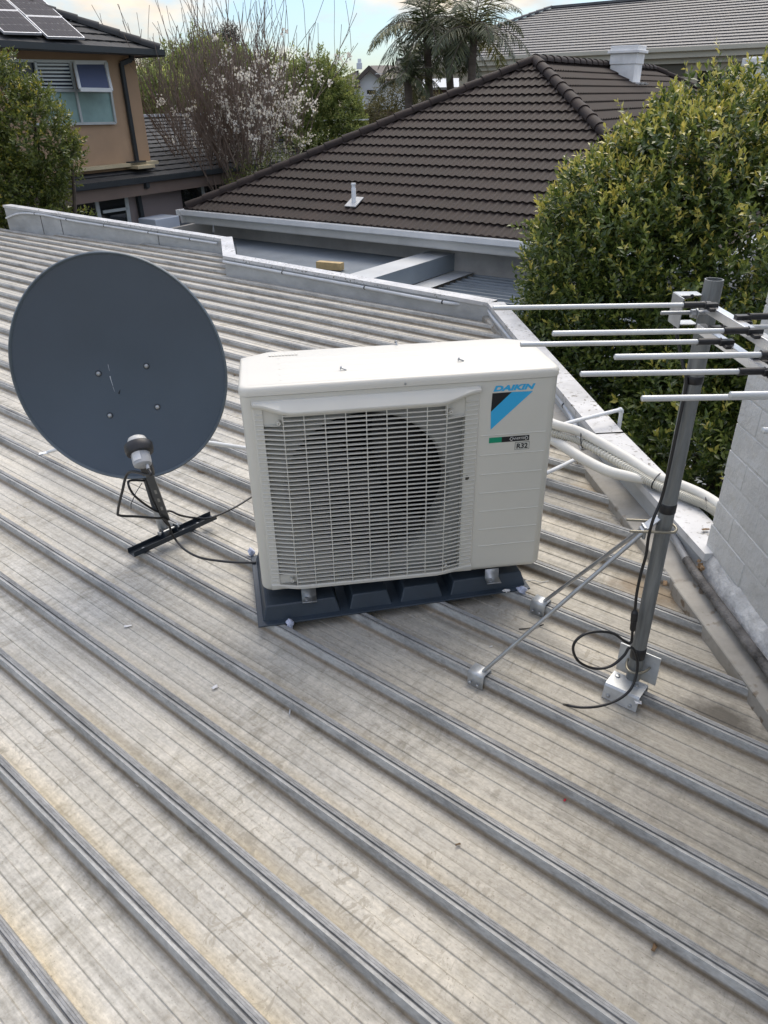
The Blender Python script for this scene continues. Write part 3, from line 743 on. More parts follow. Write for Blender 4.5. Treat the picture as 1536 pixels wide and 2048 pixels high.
rs = MB(); poly(rs, [(0.7555, 0.4105), (0.7985, 0.4105), (0.7985, 0.4335), (0.7555, 0.4335)], 0.0006)
rs = rs.build('sticker', M_PBLK, acu, 0)
ri = MB(); poly(ri, [(0.7565, 0.4115), (0.7975, 0.4115), (0.7975, 0.4325), (0.7565, 0.4325)], 0.0010); ri.build('sticker_face', mat('pale sticker', (0.55, 0.55, 0.50), 0.4), rs, 0)
put_text('R32', 0.7605, 0.7935, 0.4140, 0.4300, M_PBLK, rs, 0.0015, off=0.03)
# screws: one on the lid front, three left loose on the lid
def screw(mb, p, ax, L_=0.012, rh=0.0045, rs_=0.0018):
    mb.lathe(p, ax, [(rh, 0.0), (rh, 0.0022), (rh * .7, 0.0034), (0.0004, 0.0036)], 10); mb.lathe(np.asarray(p) - unit(ax) * L_, ax, [(0.0004, 0.0), (rs_, 0.003), (rs_, L_)], 8)
sc_ = MB(); sc_.lathe(ac(0.437, 0.6305, 0.0022), -AN, [(0.0035, 0), (0.0032, 0.0012), (0.001, 0.0014)], 12); sc_.build('screw', MT['galv'], acu, 40)
# mounting feet bolted to the base
for u in (0.1375, 0.7145):
    for dep, sg in ((-0.004, 1), (-0.285, -1)):
        fm = MB(); c = lambda a, b, d: ac(u + a, b, dep + sg * d)
        fm.add([c(-.022, 0.002, 0), c(.022, 0.002, 0), c(.022, -.030, .004), c(-.022, -.030, .004), c(-.022, -.0325, .034), c(.022, -.0325, .034), c(.022, -.029, .036), c(-.022, -.029, .036)], [(0, 1, 2, 3), (3, 2, 5, 4), (4, 5, 6, 7)])
        fo2 = fm.build('foot', MT['galv'], acu, 30); so_ = fo2.modifiers.new('t', 'SOLIDIFY'); so_.thickness = 0.0025
        if sg == 1:
            bm_ = MB(); bm_.lathe(ac(u - 0.008, -0.032, dep + 0.02), AV, [(0.008, 0), (0.008, 0.003), (0.0055, 0.0035), (0.0055, 0.009), (0.0, 0.0095)], 6); bm_.build('bolt', MT['galv'], fo2, 30)

# ------------------------------------------------------------------ plastic base under the unit
M_PAD = mat('dark blue grey plastic', (0.030, 0.044, 0.062), 0.42, 0, 0.25, 3, 0.08, 200)
PL = at_z(517, 1257, 0.0); PR = at_z(1060.6, 1179.5, 0.0); PB = at_z(507, 1114, 0.0)
PUx = unit(PR - PL); PVy = A(-PUx[1], PUx[0], 0); PWd = float(np.linalg.norm(PR - PL)); PDp = float((PB - PL) @ PVy)
def pad(u, n, z): return PL + PUx * u + PVy * n + A(0, 0, z)
pd = thing('mounting_base', pad(PWd / 2, PDp / 2, 0), 'dark blue grey moulded plastic base under the ivory air conditioner', 'base')
fl = MB(); fl.add([pad(u, n, z) for z in (0.0015, 0.0065) for u, n in ((0, 0), (PWd, 0), (PWd, PDp), (0, PDp))], [(3, 2, 1, 0), (4, 5, 6, 7), (0, 1, 5, 4), (1, 2, 6, 5), (2, 3, 7, 6), (3, 0, 4, 7)])
fl.build('flange', M_PAD, pd, 0, bevel=0.0015)
def pu(x, y): return float((at_z(x, y, 0.006) - PL) @ PUx)
for (xa, ya, xb, yb) in ((527, 1248, 683, 1227.6), (701, 1224, 786, 1212), (803, 1208, 888, 1198), (904, 1196, 1052, 1172)):
    a, b = pu(xa, ya), pu(xb, yb); f0, f1, h = 0.022, PDp - 0.02, 0.051
    m_ = MB(); ins = 0.013
    lo_ = [(a, f0), (b, f0), (b, f1), (a, f1)]; hi_ = [(a + ins, f0 + ins), (b - ins, f0 + ins), (b - ins, f1 - ins), (a + ins, f1 - ins)]
    m_.add([pad(u, n, 0.006) for u, n in lo_] + [pad(u, n, h) for u, n in hi_], [(4, 5, 6, 7), (0, 1, 5, 4), (1, 2, 6, 5), (2, 3, 7, 6), (3, 0, 4, 7)])
    m_.build('block', M_PAD, pd, 40, bevel=0.004, seg=3)
# sealant blobs, paper scraps and other litter
M_SEAL = mat('milky sealant', (0.50, 0.54, 0.68), 0.35, 0, 0.12, 60, 0.5, 150)
M_SCRAP = mat('white scrap', (0.72, 0.72, 0.72), 0.6, 0, 0.1, 80)
def blob_thing(name, p, r, m, label, cat, group=None, sq=(1, 1, 0.7)):
    t = MB(); n1, n2 = 9, 14; vs = []
    ph = rng.random(6) * 6
    for i in range(n1 + 1):
        th = PI * i / n1
        for j in range(n2):
            f = 2 * PI * j / n2; x, y, z = math.sin(th) * math.cos(f), math.sin(th) * math.sin(f), math.cos(th)
            k = 1 + 0.28 * math.sin(3 * x + ph[0]) * math.cos(4 * y + ph[1]) + 0.22 * math.sin(5 * z + ph[2] + 4 * x)
            vs.append(p + A(x * sq[0], y * sq[1], z * sq[2]) * r * k)
    fs = [(i * n2 + j, i * n2 + (j + 1) % n2, (i + 1) * n2 + (j + 1) % n2, (i + 1) * n2 + j)[::-1] for i in range(n1) for j in range(n2)]
    t.add(vs, fs); o = t.build(name, m, None, 60); return tag(o, label, cat, group)
blob_thing('sealant_blob', at_z(580, 1247, 0.008), 0.012, M_SEAL, 'milky sealant blob on the front edge of the base near its left corner', 'sealant', 'sealant blobs round the base', (0.9, 0.8, 1.2))
blob_thing('sealant_blob', at_z(1044, 1180, 0.010), 0.014, M_SEAL, 'milky sealant blob on the right front corner of the base', 'sealant', 'sealant blobs round the base', (1.1, 0.8, 0.9))
blob_thing('sealant_blob', at_z(503, 1105, 0.012), 0.014, M_SEAL, 'milky sealant blob at the rear left corner of the base', 'sealant', 'sealant blobs round the base', (0.8, 0.8, 1.2))
blob_thing('sealant_blob', at_z(1013, 1181, 0.008), 0.0075, M_SCRAP, 'small white sealant smear on the front edge of the base near its right corner', 'sealant', 'sealant blobs round the base', (1.6, 0.7, 0.7))
def scrap(x, y, z, s_, label, m=None, cat='scrap', name='paper_scrap', group='scraps on the roof', ang=0.0, asp=0.5):
    p = at_z(x, y, z); d = A(math.cos(ang), math.sin(ang), 0); e = A(-d[1], d[0], 0); q = MB(); rws = []
    j = rng.random((4, 4))
    for i in range(4):
        rws.append([p + d * (i / 3 - 0.5) * s_ * (0.8 + 0.4 * j[i, k]) + e * (k / 3 - 0.5) * s_ * asp * (0.7 + 0.6 * j[k, i]) + A(0, 0, 0.001 + 0.003 * j[i, k]) for k in range(4)])
    q.grid(rws); o = q.build(name, m or M_SCRAP, None, 40); sm = o.modifiers.new('t', 'SOLIDIFY'); sm.thickness = 0.0012
    return tag(o, label, cat, group)
M_RED = mat('red plastic scrap', (0.45, 0.015, 0.03), 0.45)
scrap(608, 617, PAN + 0.003, 0.05, 'red scrap lying on the far roof behind the air conditioner', M_RED, name='plastic_scrap', ang=0.1, asp=0.3)
scrap(1130, 1601, PAN + 0.003, 0.011, 'tiny red offcut on the roof pans below the antenna', M_RED, name='plastic_scrap', ang=0.9, asp=0.35)
scrap(257, 1253, PAN + 0.003, 0.024, 'torn white scrap on the roof left of the dark base, under the dish', ang=0.2, asp=0.35)
scrap(430, 1376, PAN + 0.003, 0.016, 'white curl of scrap between ribs left of the loose roofing screw', ang=0.7, asp=0.6)
scrap(1276, 1406, -0.002, 0.017, 'white blob of scrap on the rib below the antenna base bracket', asp=0.7)
scrap(1157, 1106, PAN + 0.003, 0.010, 'small white flake on the pan between the unit and the mast', asp=0.7)
scrap(982, 1294, PAN + 0.003, 0.009, 'small white flake beside the lower end of the front stay', asp=0.3, ang=0.3)
def loose_screw(p, d, label, L_=0.022):
    q = MB(); screw(q, p, d, L_, 0.0052, 0.0022); o = q.build('screw', MT['galv'], None, 30); return tag(o, label, 'screw', 'loose screws')
loose_screw(at_z(582, 1411, PAN + 0.012), unit(A(0.05, 1.0, 0.12)), 'loose hex head screw standing on the roof pan in front of the unit', 0.03)
for (u, n, an, lab) in ((0.2766, 0.0918, 0.3, 'loose screw on the unit lid nearest its left end'), (0.6089, 0.1023, -0.2, 'loose screw on the unit lid towards its right end'), (0.4627, 0.300, 1.4, 'loose screw on the unit lid beside its rear edge')):
    loose_screw(lidp(u, n, 0.0075), unit(A(-0.9 * math.cos(an), 0.5 * math.sin(an), 0.35)), lab, 0.016)
def wire(name, pts, r, m, label, cat): 
    q = MB(); q.tube(spline(pts, 6), r, 6); o = q.build(name, m, None, 60); return tag(o, label, cat)
wire('wire_offcut', [at_z(1047, 1162, PAN + 0.02), at_z(1065, 1160, PAN + 0.012), at_z(1080, 1164, PAN + 0.006), at_z(1097, 1162, PAN + 0.004)], 0.0014, MT['white'], 'curly white wire offcut lying behind the right corner of the base', 'wire')
wire('cable_tie_offcut', [at_z(1038, 1258, PAN + 0.004), at_z(1060, 1256, PAN + 0.006), at_z(1087, 1249, PAN + 0.004)], 0.0016, MT['black'], 'short black cable tie offcut on the roof between the stays', 'cable tie')

M_DRY = mat('dry brown leaf', (0.16, 0.10, 0.05), 0.8, 0, 0.3, 60)
for (x, y, z, s_, an, lab) in ((1199, 996, PAN + 0.004, 0.034, 0.4, 'curled dry leaf on the pan beside the flashing behind the mast'), (1411, 1060, 0.117, 0.026, 0.2, 'small dry leaf on the white capping close to the brick wall'), (404, 944, PAN + 0.004, 0.05, -0.5, 'dark dry leaf in a pan just right of the satellite dish'), (471, 750, PAN + 0.004, 0.03, 0.8, 'dark dry leaf on the roof left of the air conditioner lid'), (1330, 1168, 0.012, 0.03, 1.2, 'dry leaf litter where the two flashings overlap'), (916, 1690, PAN + 0.004, 0.012, 0.3, 'tiny brown leaf fragment alone on the near right pans'), (1308, 1897, PAN + 0.004, 0.016, 0.9, 'small dark fragment on the pans near the bottom right')):
    scrap(x, y, z, s_, lab, M_DRY, 'leaf', 'dry_leaf', 'dry leaves on the roof', an, 0.4)

# ------------------------------------------------------------------ pipes leaving the unit
M_LAG = mat('cream pipe lagging', (0.66, 0.65, 0.60), 0.55, 0, 0.05, 8, 0.08, 60)
pA = [at_z(1050, 820, 0.235), at_z(1108, 848, 0.225), at_z(1165, 866, 0.20), at_z(1250, 914, 0.168), at_z(1311, 952, 0.150), at_z(1370, 974, 0.147), at_z(1412, 994, 0.146), at_z(1450, 1020, 0.144)]
pB = [at_z(1050, 846, 0.16), at_z(1110, 882, 0.155), at_z(1165, 917, 0.135), at_z(1215, 942, 0.130), at_z(1262, 954, 0.132), at_z(1300, 962, 0.136)]
pC = [at_z(1050, 838, 0.20), at_z(1108, 866, 0.19), at_z(1165, 886, 0.165), at_z(1250, 933, 0.147), at_z(1304, 966, 0.138), at_z(1370, 993, 0.135), at_z(1412, 1011, 0.133), at_z(1440, 1030, 0.130)]
ps = thing('refrigerant_pipes', pA[1], 'bundle of cream lagged pipes and ribbed conduit from the unit over the parapet', 'pipes')
MB().tube(spline(pA, 8), 0.0195, 14).build('lagged_pipe', M_LAG, ps, 60)
MB().tube(spline(pB, 8), [0.0205] * 30 + [0.0205 - 0.008 * i / 11 for i in range(11)], 14).build('lagged_pipe', M_LAG, ps, 60)
sp = spline(pC, 60); Rr = [0.0140 + 0.0022 * (1 if (i // 2) % 2 else -1) for i in range(len(sp))]
MB().tube(sp, Rr, 12).build('ribbed_conduit', mat('cream ribbed conduit', (0.55, 0.54, 0.48), 0.4), ps, 0)
for i_, (qa, qc) in enumerate(((16, 120), (33, 244), (48, 363))):
    a = spline(pA, 8)[qa]; c = sp[qc]; mid = (a + c) / 2; ax = unit(c - a); tg = unit(spline(pA, 8)[qa + 1] - a); sd_ = np.cross(ax, tg); ring_ = []
    hl = np.linalg.norm(c - a) / 2 + 0.017
    for k in range(20):
        f = 2 * PI * k / 20; ring_.append(mid + ax * math.cos(f) * (hl + 0.002) + sd_ * math.sin(f) * 0.0225)
    MB().tube(ring_, 0.0024, 6, closed=True).build('cable_tie', MT['black'], ps, 60)
M_PVC = mat('white drain pipe', (0.70, 0.72, 0.73), 0.38, 0, 0.05, 6)
dp = [at_z(1095, 858, 0.17), at_z(1150, 842, 0.17), at_z(1205, 828, 0.17), at_z(1238, 820, 0.17)]
t_ = thing('drain_pipe', dp[-1], 'white drain pipe with an elbow reaching over the parapet behind the pipes', 'pipe')
MB().tube(dp, 0.0088, 12).build('tube', M_PVC, t_, 60)
e0 = dp[-1]; el = [e0, e0 + unit(dp[-1] - dp[-2]) * 0.008, e0 + unit(dp[-1] - dp[-2]) * 0.014 + A(0, 0, -0.006), e0 + unit(dp[-1] - dp[-2]) * 0.016 + A(0, 0, -0.016)]
MB().tube(el, 0.0112, 12).build('elbow', M_PVC, t_, 60)
MB().tube([el[-1], el[-1] + A(0, 0, -0.3)], 0.0088, 12).build('tube', M_PVC, t_, 60)
dq = [at_z(1085, 950, 0.03), at_z(1130, 929, 0.03), at_z(1162, 913, 0.03)]
tag(MB().tube(dq, 0.0088, 12).build('drain_pipe', M_PVC, None, 60), 'short white drain pipe low on the roof going under the lagged pipe', 'pipe')


# ================================================================== SATELLITE DISH
DC = A(-0.84058, 2.25, 0.62826); DA, DB, DDEP = 0.335, 0.3655, 0.055
yw, tl, rl_ = math.radians(6.93), math.radians(7.85), math.radians(6.24)
rt0 = A(math.cos(yw), math.sin(yw), 0); up0 = A(-math.sin(yw) * math.sin(tl), math.cos(yw) * math.sin(tl), math.cos(tl))
DR = rt0 * math.cos(rl_) + up0 * math.sin(rl_); DU = up0 * math.cos(rl_) - rt0 * math.sin(rl_); DN = np.cross(DR, DU)
def dish_pt(x, y, off=0.0):
    q = (x / DA) ** 2 + (y / DB) ** 2
    return DC + DR * x + DU * y - DN * (DDEP * (1 - q)) + DN * off
def dish_hit(px_, py_):
    d = 0.05
    for _ in range(6):
        P = on_plane(px_, py_, DC - DN * d, DN) - (DC - DN * d); x, y = P @ DR, P @ DU; d = DDEP * (1 - (x / DA) ** 2 - (y / DB) ** 2)
    return x, y
M_DISH = mat('slate blue grey powder coat', (0.054, 0.074, 0.100), 0.34, 0, 0.06, 4, 0.015, 400)
M_NAVY = mat('dark navy steel', (0.022, 0.030, 0.040), 0.4, 0.2, 0.2, 20)
BARL, BARR = at_z(265, 1110, 0.004), at_z(426, 1036, 0.004)
FOOT = at_z(330, 1066, 0.012)
sat = thing('satellite_dish', FOOT, 'round dark slate satellite dish on a short pole bolted to the ribbed roof', 'satellite dish')
m_ = MB(); NR, NT = 18, 72
for off, flip in ((0.0, False), (-0.003, True)):
    vs = [dish_pt(0, 0, off)]
    for i in range(1, NR + 1):
        r = 0.985 * (i / NR)
        for k in range(NT): f = 2 * PI * k / NT; vs.append(dish_pt(DA * r * math.cos(f), DB * r * math.sin(f), off))
    fs = [(0, 1 + k, 1 + (k + 1) % NT) for k in range(NT)]
    for i in range(NR - 1):
        for k in range(NT):
            a, b = 1 + i * NT + k, 1 + i * NT + (k + 1) % NT; fs.append((a, a + NT, b + NT, b))
    m_.add(vs, [f[::-1] for f in fs] if flip else fs)
refl = m_.build('reflector', M_DISH, sat, 60)
m_ = MB(); rim = []
prof = [(0.972, -0.001), (0.980, 0.0045), (0.990, 0.0065), (1.0, 0.003), (1.002, -0.006), (0.996, -0.014), (0.985, -0.014)]
rows = []
for r, off in prof:
    rows.append([dish_pt(DA * r * math.cos(2 * PI * k / 96), DB * r * math.sin(2 * PI * k / 96), off) for k in range(97)])
m_.grid(rows); m_.build('rim', mat('worn highlit rim edge', (0.10, 0.125, 0.145), 0.35, 0.1, 0.15, 8), refl, 60)  # whole rim lightened: bare edge with a highlight put into the colour
for x, y in ((197, 747), (293, 732), (220, 831), (315, 814)):
    a, b = dish_hit(x, y); p = dish_pt(a, b); m_ = MB()
    m_.lathe(p, DN, [(0.0105, 0.0), (0.0105, 0.0012), (0.0085, 0.0014)], 18, caps=True); m_.build('washer', M_NAVY, refl, 30)
    m_ = MB(); m_.lathe(p, DN, [(0.0078, 0.001), (0.0076, 0.003), (0.006, 0.0055), (0.003, 0.0068), (0.0, 0.007)], 16); m_.build('bolt', MT['galv'], refl, 50)
# chalky scratch
m_ = MB()
for (xa, ya, xb, yb, wd) in ((216, 729, 219, 742, .0007), (220, 752, 222, 760, .0016), (222, 760, 226, 772, .001), (226, 773, 229, 783, .0006)):
    a, b = dish_hit(xa, ya), dish_hit(xb, yb); p, q = dish_pt(*a, 0.0006), dish_pt(*b, 0.0006); d = unit(np.cross(q - p, DN)) * wd
    m_.add([p - d, p + d, q + d * .6, q - d * .6], [(0, 1, 2, 3)])
sc_o = m_.build('scratch', mat('chalky scratch', (0.45, 0.47, 0.5), 0.7), refl, 0)
# pole, rear bracket, mounting channel, stays
ptop = at_y(299, 965, FOOT[1] + 0.02); pd_ = unit(ptop - FOOT); PT = FOOT + pd_ * 0.56
m_ = MB(); m_.tube([FOOT + pd_ * 0.10, PT], 0.0185, 18); pole = m_.build('pole', M_NAVY, sat, 60)
m_ = MB(); m_.tube([FOOT - pd_ * 0.005, FOOT + pd_ * 0.10], 0.0186, 18); m_.build('pole_foot', MT['galv'], pole, 60)
m_ = MB(); cb = dish_pt(0.006, -0.065, -0.03); m_.box(cb + A(0, 0.035, 0), DR * 0.085, DU * 0.08, DN * 0.004); m_.bar(cb + A(0, 0.03, 0.04), FOOT + pd_ * 0.52, 0.05, 0.06); m_.bar(cb + A(0, 0.03, -0.04), FOOT + pd_ * 0.42, 0.05, 0.05)
m_.build('rear_bracket', M_NAVY, sat, 0)
bd = unit(BARR - BARL); bs = A(-bd[1], bd[0], 0); bz = A(0, 0, 1.0)
m_ = MB()
sec = [(-0.021, 0.020), (-0.021, 0.0), (0.021, 0.0), (0.021, 0.020), (0.0185, 0.020), (0.0185, 0.0025), (-0.0185, 0.0025), (-0.0185, 0.020)]
m_.prism([BARL - bd * 0.004 + bs * a + bz * (b + 0.001) for a, b in sec], (BARR - BARL) + bd * 0.008)
ch = m_.build('mounting_channel', M_NAVY, sat, 0, bevel=0.001)
mid = (BARL + BARR) / 2
FB = float((FOOT - BARL) @ bd)
for sg, ln in ((-1, -0.03), (1, 0.05)):
    m_ = MB(); c = BARL + bd * (FB + sg * 0.026)
    pts = [c + bs * a + bz * b for a, b in ((-0.020, 0.002), (0.020, 0.002), (0.020, 0.022), (0.010, 0.045), (-0.010, 0.045), (-0.020, 0.022))]
    m_.prism(pts, bd * 0.003 * sg); m_.build('pole_lug', M_NAVY, ch, 0, bevel=0.001)
m_ = MB(); c = BARL + bd * FB + bz * 0.034; m_.tube([c - bd * 0.036, c + bd * 0.036], 0.004, 8); m_.lathe(c - bd * 0.036, -bd, [(0.0085, 0), (0.0085, 0.006), (0.004, 0.007)], 6); m_.lathe(c + bd * 0.034, bd, [(0.0085, 0), (0.0085, 0.006), (0.004, 0.007)], 6); m_.build('pivot_bolt', MT['galv'], ch, 30)
for f in (0.13, 0.62, 0.80):
    m_ = MB(); screw(m_, BARL + (BARR - BARL) * f + bz * 0.006, bz, 0.01, 0.006, 0.002); m_.build('screw', MT['galv'], ch, 30)
m_ = MB(); pm_ = FOOT + pd_ * 0.4; m_.tube([pm_, at_z(96, 904, 0.004)], 0.008, 10); e = at_z(78, 908, 0.003); m_.bar(at_z(98, 904, 0.006), e, 0.024, 0.003); m_.build('stay', M_PVC, sat, 60)
m_ = MB(); m_.tube([at_y(300, 868, FOOT[1] + 0.03), at_z(640, 918.5, 0.004)], 0.0085, 10); m_.build('stay', M_PVC, sat, 60)
# feed arm and LNB
LN = at_y(277, 893, 1.90); lax = unit(dish_pt(0.03, 0.02) - LN)
la = unit(lax * 0.75 + A(-0.12, 0.05, 0.55))
m_ = MB(); m_.lathe(LN - la * 0.075, la, [(0.0, 0.012), (0.020, 0.013), (0.025, 0.017), (0.0265, 0.028), (0.0265, 0.06), (0.025, 0.07)], 24)
lnb = m_.build('lnb', mat('light grey plastic', (0.36, 0.37, 0.38), 0.4), sat, 40)
m_ = MB(); m_.lathe(LN - la * 0.008, la, [(0.027, -0.016), (0.037, -0.014), (0.040, -0.004), (0.040, 0.012), (0.036, 0.017), (0.026, 0.018)], 28); m_.build('collar', MT['black'], lnb, 40)
m_ = MB(); m_.lathe(LN + la * 0.008, la, [(0.029, 0.0), (0.0285, 0.008), (0.024, 0.018), (0.014, 0.0235), (0.0, 0.025)], 24); m_.build('feed_cap', mat('pale feed cap', (0.52, 0.52, 0.50), 0.35), lnb, 60)
s1 = unit(np.cross(la, A(0, 1, 0))); s2 = -np.cross(s1, la)
if s2 @ (CAM - LN) < 0: s2 = -s2
m_ = MB()
for k in range(6):
    f0, f1 = -0.5 + k / 6, -0.5 + (k + 1) / 6
    g = lambda f, h: LN - la * (0.050 - h) + (s2 * math.cos(f) + s1 * math.sin(f)) * 0.0269
    m_.add([g(f0, 0), g(f1, 0), g(f1, 0.028), g(f0, 0.028)], [(0, 1, 2, 3)])
lb_ = m_.build('label_plate', mat('white label', (0.66, 0.66, 0.65), 0.4), lnb, 60)
m_ = MB(); cn = LN - la * 0.058 - s1 * 0.013; m_.lathe(cn, -la, [(0.0055, 0.0), (0.0055, 0.018), (0.0035, 0.019)], 12); m_.build('connector', MT['galv'], lnb, 30)
AR0, AR1 = at_y(286, 915, 1.905), at_y(333, 1040, 2.20)
m_ = MB(); ad = unit(AR1 - AR0); m_.bar(AR0 + ad * 0.015, AR0 + ad * 0.10, 0.036, 0.024); m_.build('arm_clamp', MT['black'], sat, 0, bevel=0.003)
m_ = MB(); m_.bar(AR0 + ad * 0.06, AR1, 0.024, 0.008); arm = m_.build('feed_arm', mat('grey black arm', (0.07, 0.075, 0.08), 0.3, 0.4, 0.2, 20), sat, 0, bevel=0.001)
asd = unit(np.cross(ad, A(0, 0, 1))); aup = np.cross(asd, ad)
if aup @ (CAM - AR0) < 0: aup = -aup
for f in (0.085, 0.235, 0.30, 0.37):
    m_ = MB(); c = AR0 + ad * f + aup * 0.0042; ln = 0.004 if f < 0.2 else 0.014
    m_.box(c, ad * ln, asd * 0.0035, aup * 0.0004); m_.build('slot', MT['galv'] if f < 0.2 else mat('slot void', (0.30, 0.29, 0.27), 0.6), arm, 0)
# coaxial cables of the dish
def cable(name, pts, r, label, extra=None):
    pts = [A(*p) for p in pts]; t = thing(name, pts[len(pts) // 2], label, 'cable', None); MB().tube(spline(pts, 10), r, 8).build('jacket', MT['cable'], t, 60); return t
cn2 = cn - la * 0.018
cable('coax_cable', [cn2, cn2 - la * 0.02, at_y(258, 945, 1.90), at_y(244, 985, 1.93), at_y(236, 1022, 1.98), at_y(240, 1031, 2.0), at_y(275, 1033, 2.06), at_y(310, 1036, 2.13), at_y(328, 1038, 2.17), at_y(338, 1050, 2.20), at_z(344, 1068, 0.045), at_z(355, 1084, 0.012), at_z(372, 1101, 0.007), at_z(400, 1115, 0.008), at_z(440, 1122, 0.008), at_z(478, 1125, 0.008), at_z(512, 1125, 0.010)], 0.0042,
      'black coax cable looping left from the dish feed, then along the roof')
cable('coax_cable', [at_y(300, 962, 2.22), at_y(262, 961, 2.16), at_y(257, 970, 2.12), at_y(268, 990, 2.12), at_y(292, 1010, 2.16), at_y(318, 1024, 2.19), at_y(340, 1022, 2.22), at_y(362, 1031, 2.22), at_z(392, 1036, 0.022), at_z(420, 1036, 0.034), at_z(450, 1024, 0.034), at_z(478, 1010, 0.03), at_z(512, 988, 0.03)], 0.0040,
      'black coax cable curving right from the dish pole behind the air conditioner')
bundle = thing('cable_bundle', FOOT + pd_ * 0.1, 'bundle of black cables strapped along the pole and feed arm of the dish', 'cable')
for k in range(3):
    a = at_y(291 + 6 * k, 957, 2.20 - 0.01 * k); b = at_y(306 + 5 * k, 1000, 2.19 - 0.01 * k); c = at_y(326 + 3 * k, 1038, 2.19)
    MB().tube(spline([a, b, c, at_y(336, 1050, 2.20)], 8), 0.0038, 8).build('jacket', MT['cable'], bundle, 60)
MB().tube([at_y(268 - 6, 1018, 2.05), at_y(262, 1008, 2.06), at_y(272, 985, 2.09), at_y(284, 966, 2.12)], 0.0014, 6).build('cable_tie', MT['black'], bundle, 60)

# ================================================================== TV ANTENNA ON ITS MAST
ZU, ZL = 1.0225, 0.9785
MF = at_z(1268, 1345, 0.03); MX, MY = MF[0], MF[1]
MH = float(HC + ray(1420, 558)[2] * np.linalg.norm(MF[:2]) / np.linalg.norm(ray(1420, 558)[:2]))
ant = thing('tv_antenna', (MX, MY, 0.0), 'silver TV antenna with many rods on a grey mast stayed to the roof ribs', 'antenna')
M_MAST = mat('dull grey galvanised mast', (0.19, 0.20, 0.20), 0.42, 0.35, 0.25, 6, 0.05, 90, stretch=(12, 12, 1))
MR = 0.0182
m_ = MB(); m_.lathe((MX, MY, 0.012), (0, 0, 1), [(MR, 0), (MR, MH - 0.012), (MR - 0.0025, MH - 0.012), (MR - 0.0025, MH - 0.05), (0, MH - 0.05)], 28); mast = m_.build('mast', M_MAST, ant, 40)
def mz(x, y): return float(HC + ray(x, y)[2] * np.linalg.norm([MX, MY]) / np.linalg.norm(ray(x, y)[:2]))
for (x, y0, y1) in ((1384, 749, 765), (1327, 1003, 1022), (1268, 1290, 1312)):
    m_ = MB(); za, zb = mz(x, y1), mz(x, y0); m_.lathe((MX, MY, za), (0, 0, 1), [(MR, 0), (MR + 0.0012, 0.001), (MR + 0.0014, zb - za - 0.002), (MR, zb - za)], 24); m_.build('tape', MT['black'], mast, 60)
# booms run from the mast towards the camera
BX = float(at_z(1468, 634, ZU)[0]) + 0.006
YB0, YB1 = float(at_z(1402, 598, ZU)[1]), 0.70
HB = 0.0085
for zz, nm in ((ZU - HB - 0.004, 'boom'), (ZL - HB - 0.004, 'boom')):
    m_ = MB(); m_.abox(BX - HB, BX + HB, YB1, YB0, zz - HB, zz + HB); m_.build(nm, mat('bright aluminium boom', (0.66, 0.66, 0.66), 0.28, 0.75, 0.08, 30), ant, 0, bevel=0.0012)
# stations: (tip pixel, upper boom?)
sta = [((985, 616), True), ((1040, 689), False), ((1104, 667), True), ((1160, 748), False), ((1228, 714), True), ((1282, 797), False), ((1458, 790), True), ((1523, 861), False)]
M_EL = mat('pale aluminium rod', (0.56, 0.58, 0.585), 0.32, 0.35, 0.05, 20)
for (tp, upb) in sta:
    z = ZU if upb else ZL
    T = at_z(*tp, z); zz = z
    y = T[1]; Ln = BX - T[0]
    rr = 0.0046
    sk = -0.004
    for sg, z_ in ((-1, zz), (1, ZL if upb else ZU)):
        a = A(min(BX + sg * Ln, WX - 0.03), y + (0.0 if sg < 0 else 2 * sk), z_); b = A(BX + sg * 0.045, y, z_)
        m_ = MB(); m_.lathe(a, unit(b - a), [(rr * 0.5, 0), (rr, 0.0015), (rr, np.linalg.norm(b - a))], 12); el_ = m_.build('element', M_EL, ant, 40)
        m_ = MB(); c = A(BX, y, z_)
        m_.tube([c + A(sg * 0.062, 0, 0), c + A(sg * 0.020, 0, 0)], 0.0059, 10); m_.box(c + A(sg * 0.010, 0, -0.002), A(0.013, 0, 0), A(0, 0.0075, 0), A(0, 0, 0.0052))
        m_.box(c + A(sg * 0.012, -0.014, -0.006), A(0.006, 0, 0), A(0, 0.008, 0), A(0, 0, 0.003)); m_.build('clamp', MT['black'], el_, 50, bevel=0.0012)
# galvanised clamp that holds the booms to the mast
m_ = MB(); yb = MY + MR
m_.abox(BX - HB - 0.030, BX - HB - 0.0275, MY - 0.026, MY + 0.034, ZL - 0.018, ZU - 0.002)
m_.abox(BX - HB - 0.0275, BX + HB + 0.002, MY + 0.0, MY + 0.034, ZU - 0.004, ZU - 0.0015)
m_.abox(BX - HB - 0.0275, BX + HB + 0.002, MY + 0.0, MY + 0.034, ZL - 0.018, ZL - 0.0155)
cl = m_.build('mast_clamp', MT['galv'], ant, 0, bevel=0.001)
a_, b_ = at_z(1322, 626, 1.002), at_z(1386, 627, 1.002)
m_ = MB(); m_.tube([a_, A(BX + 0.01, a_[1], 1.002)], 0.0038, 10); m_.build('threaded_rod', MT['galv'], cl, 60)
m_ = MB(); m_.lathe(b_, (1, 0, 0), [(0.0085, -0.004), (0.0085, 0.004)], 6); m_.lathe(b_ + A(0.006, 0, 0), (1, 0, 0), [(0.010, -0.001), (0.010, 0.001)], 16); m_.build('nut', MT['galv'], cl, 30)
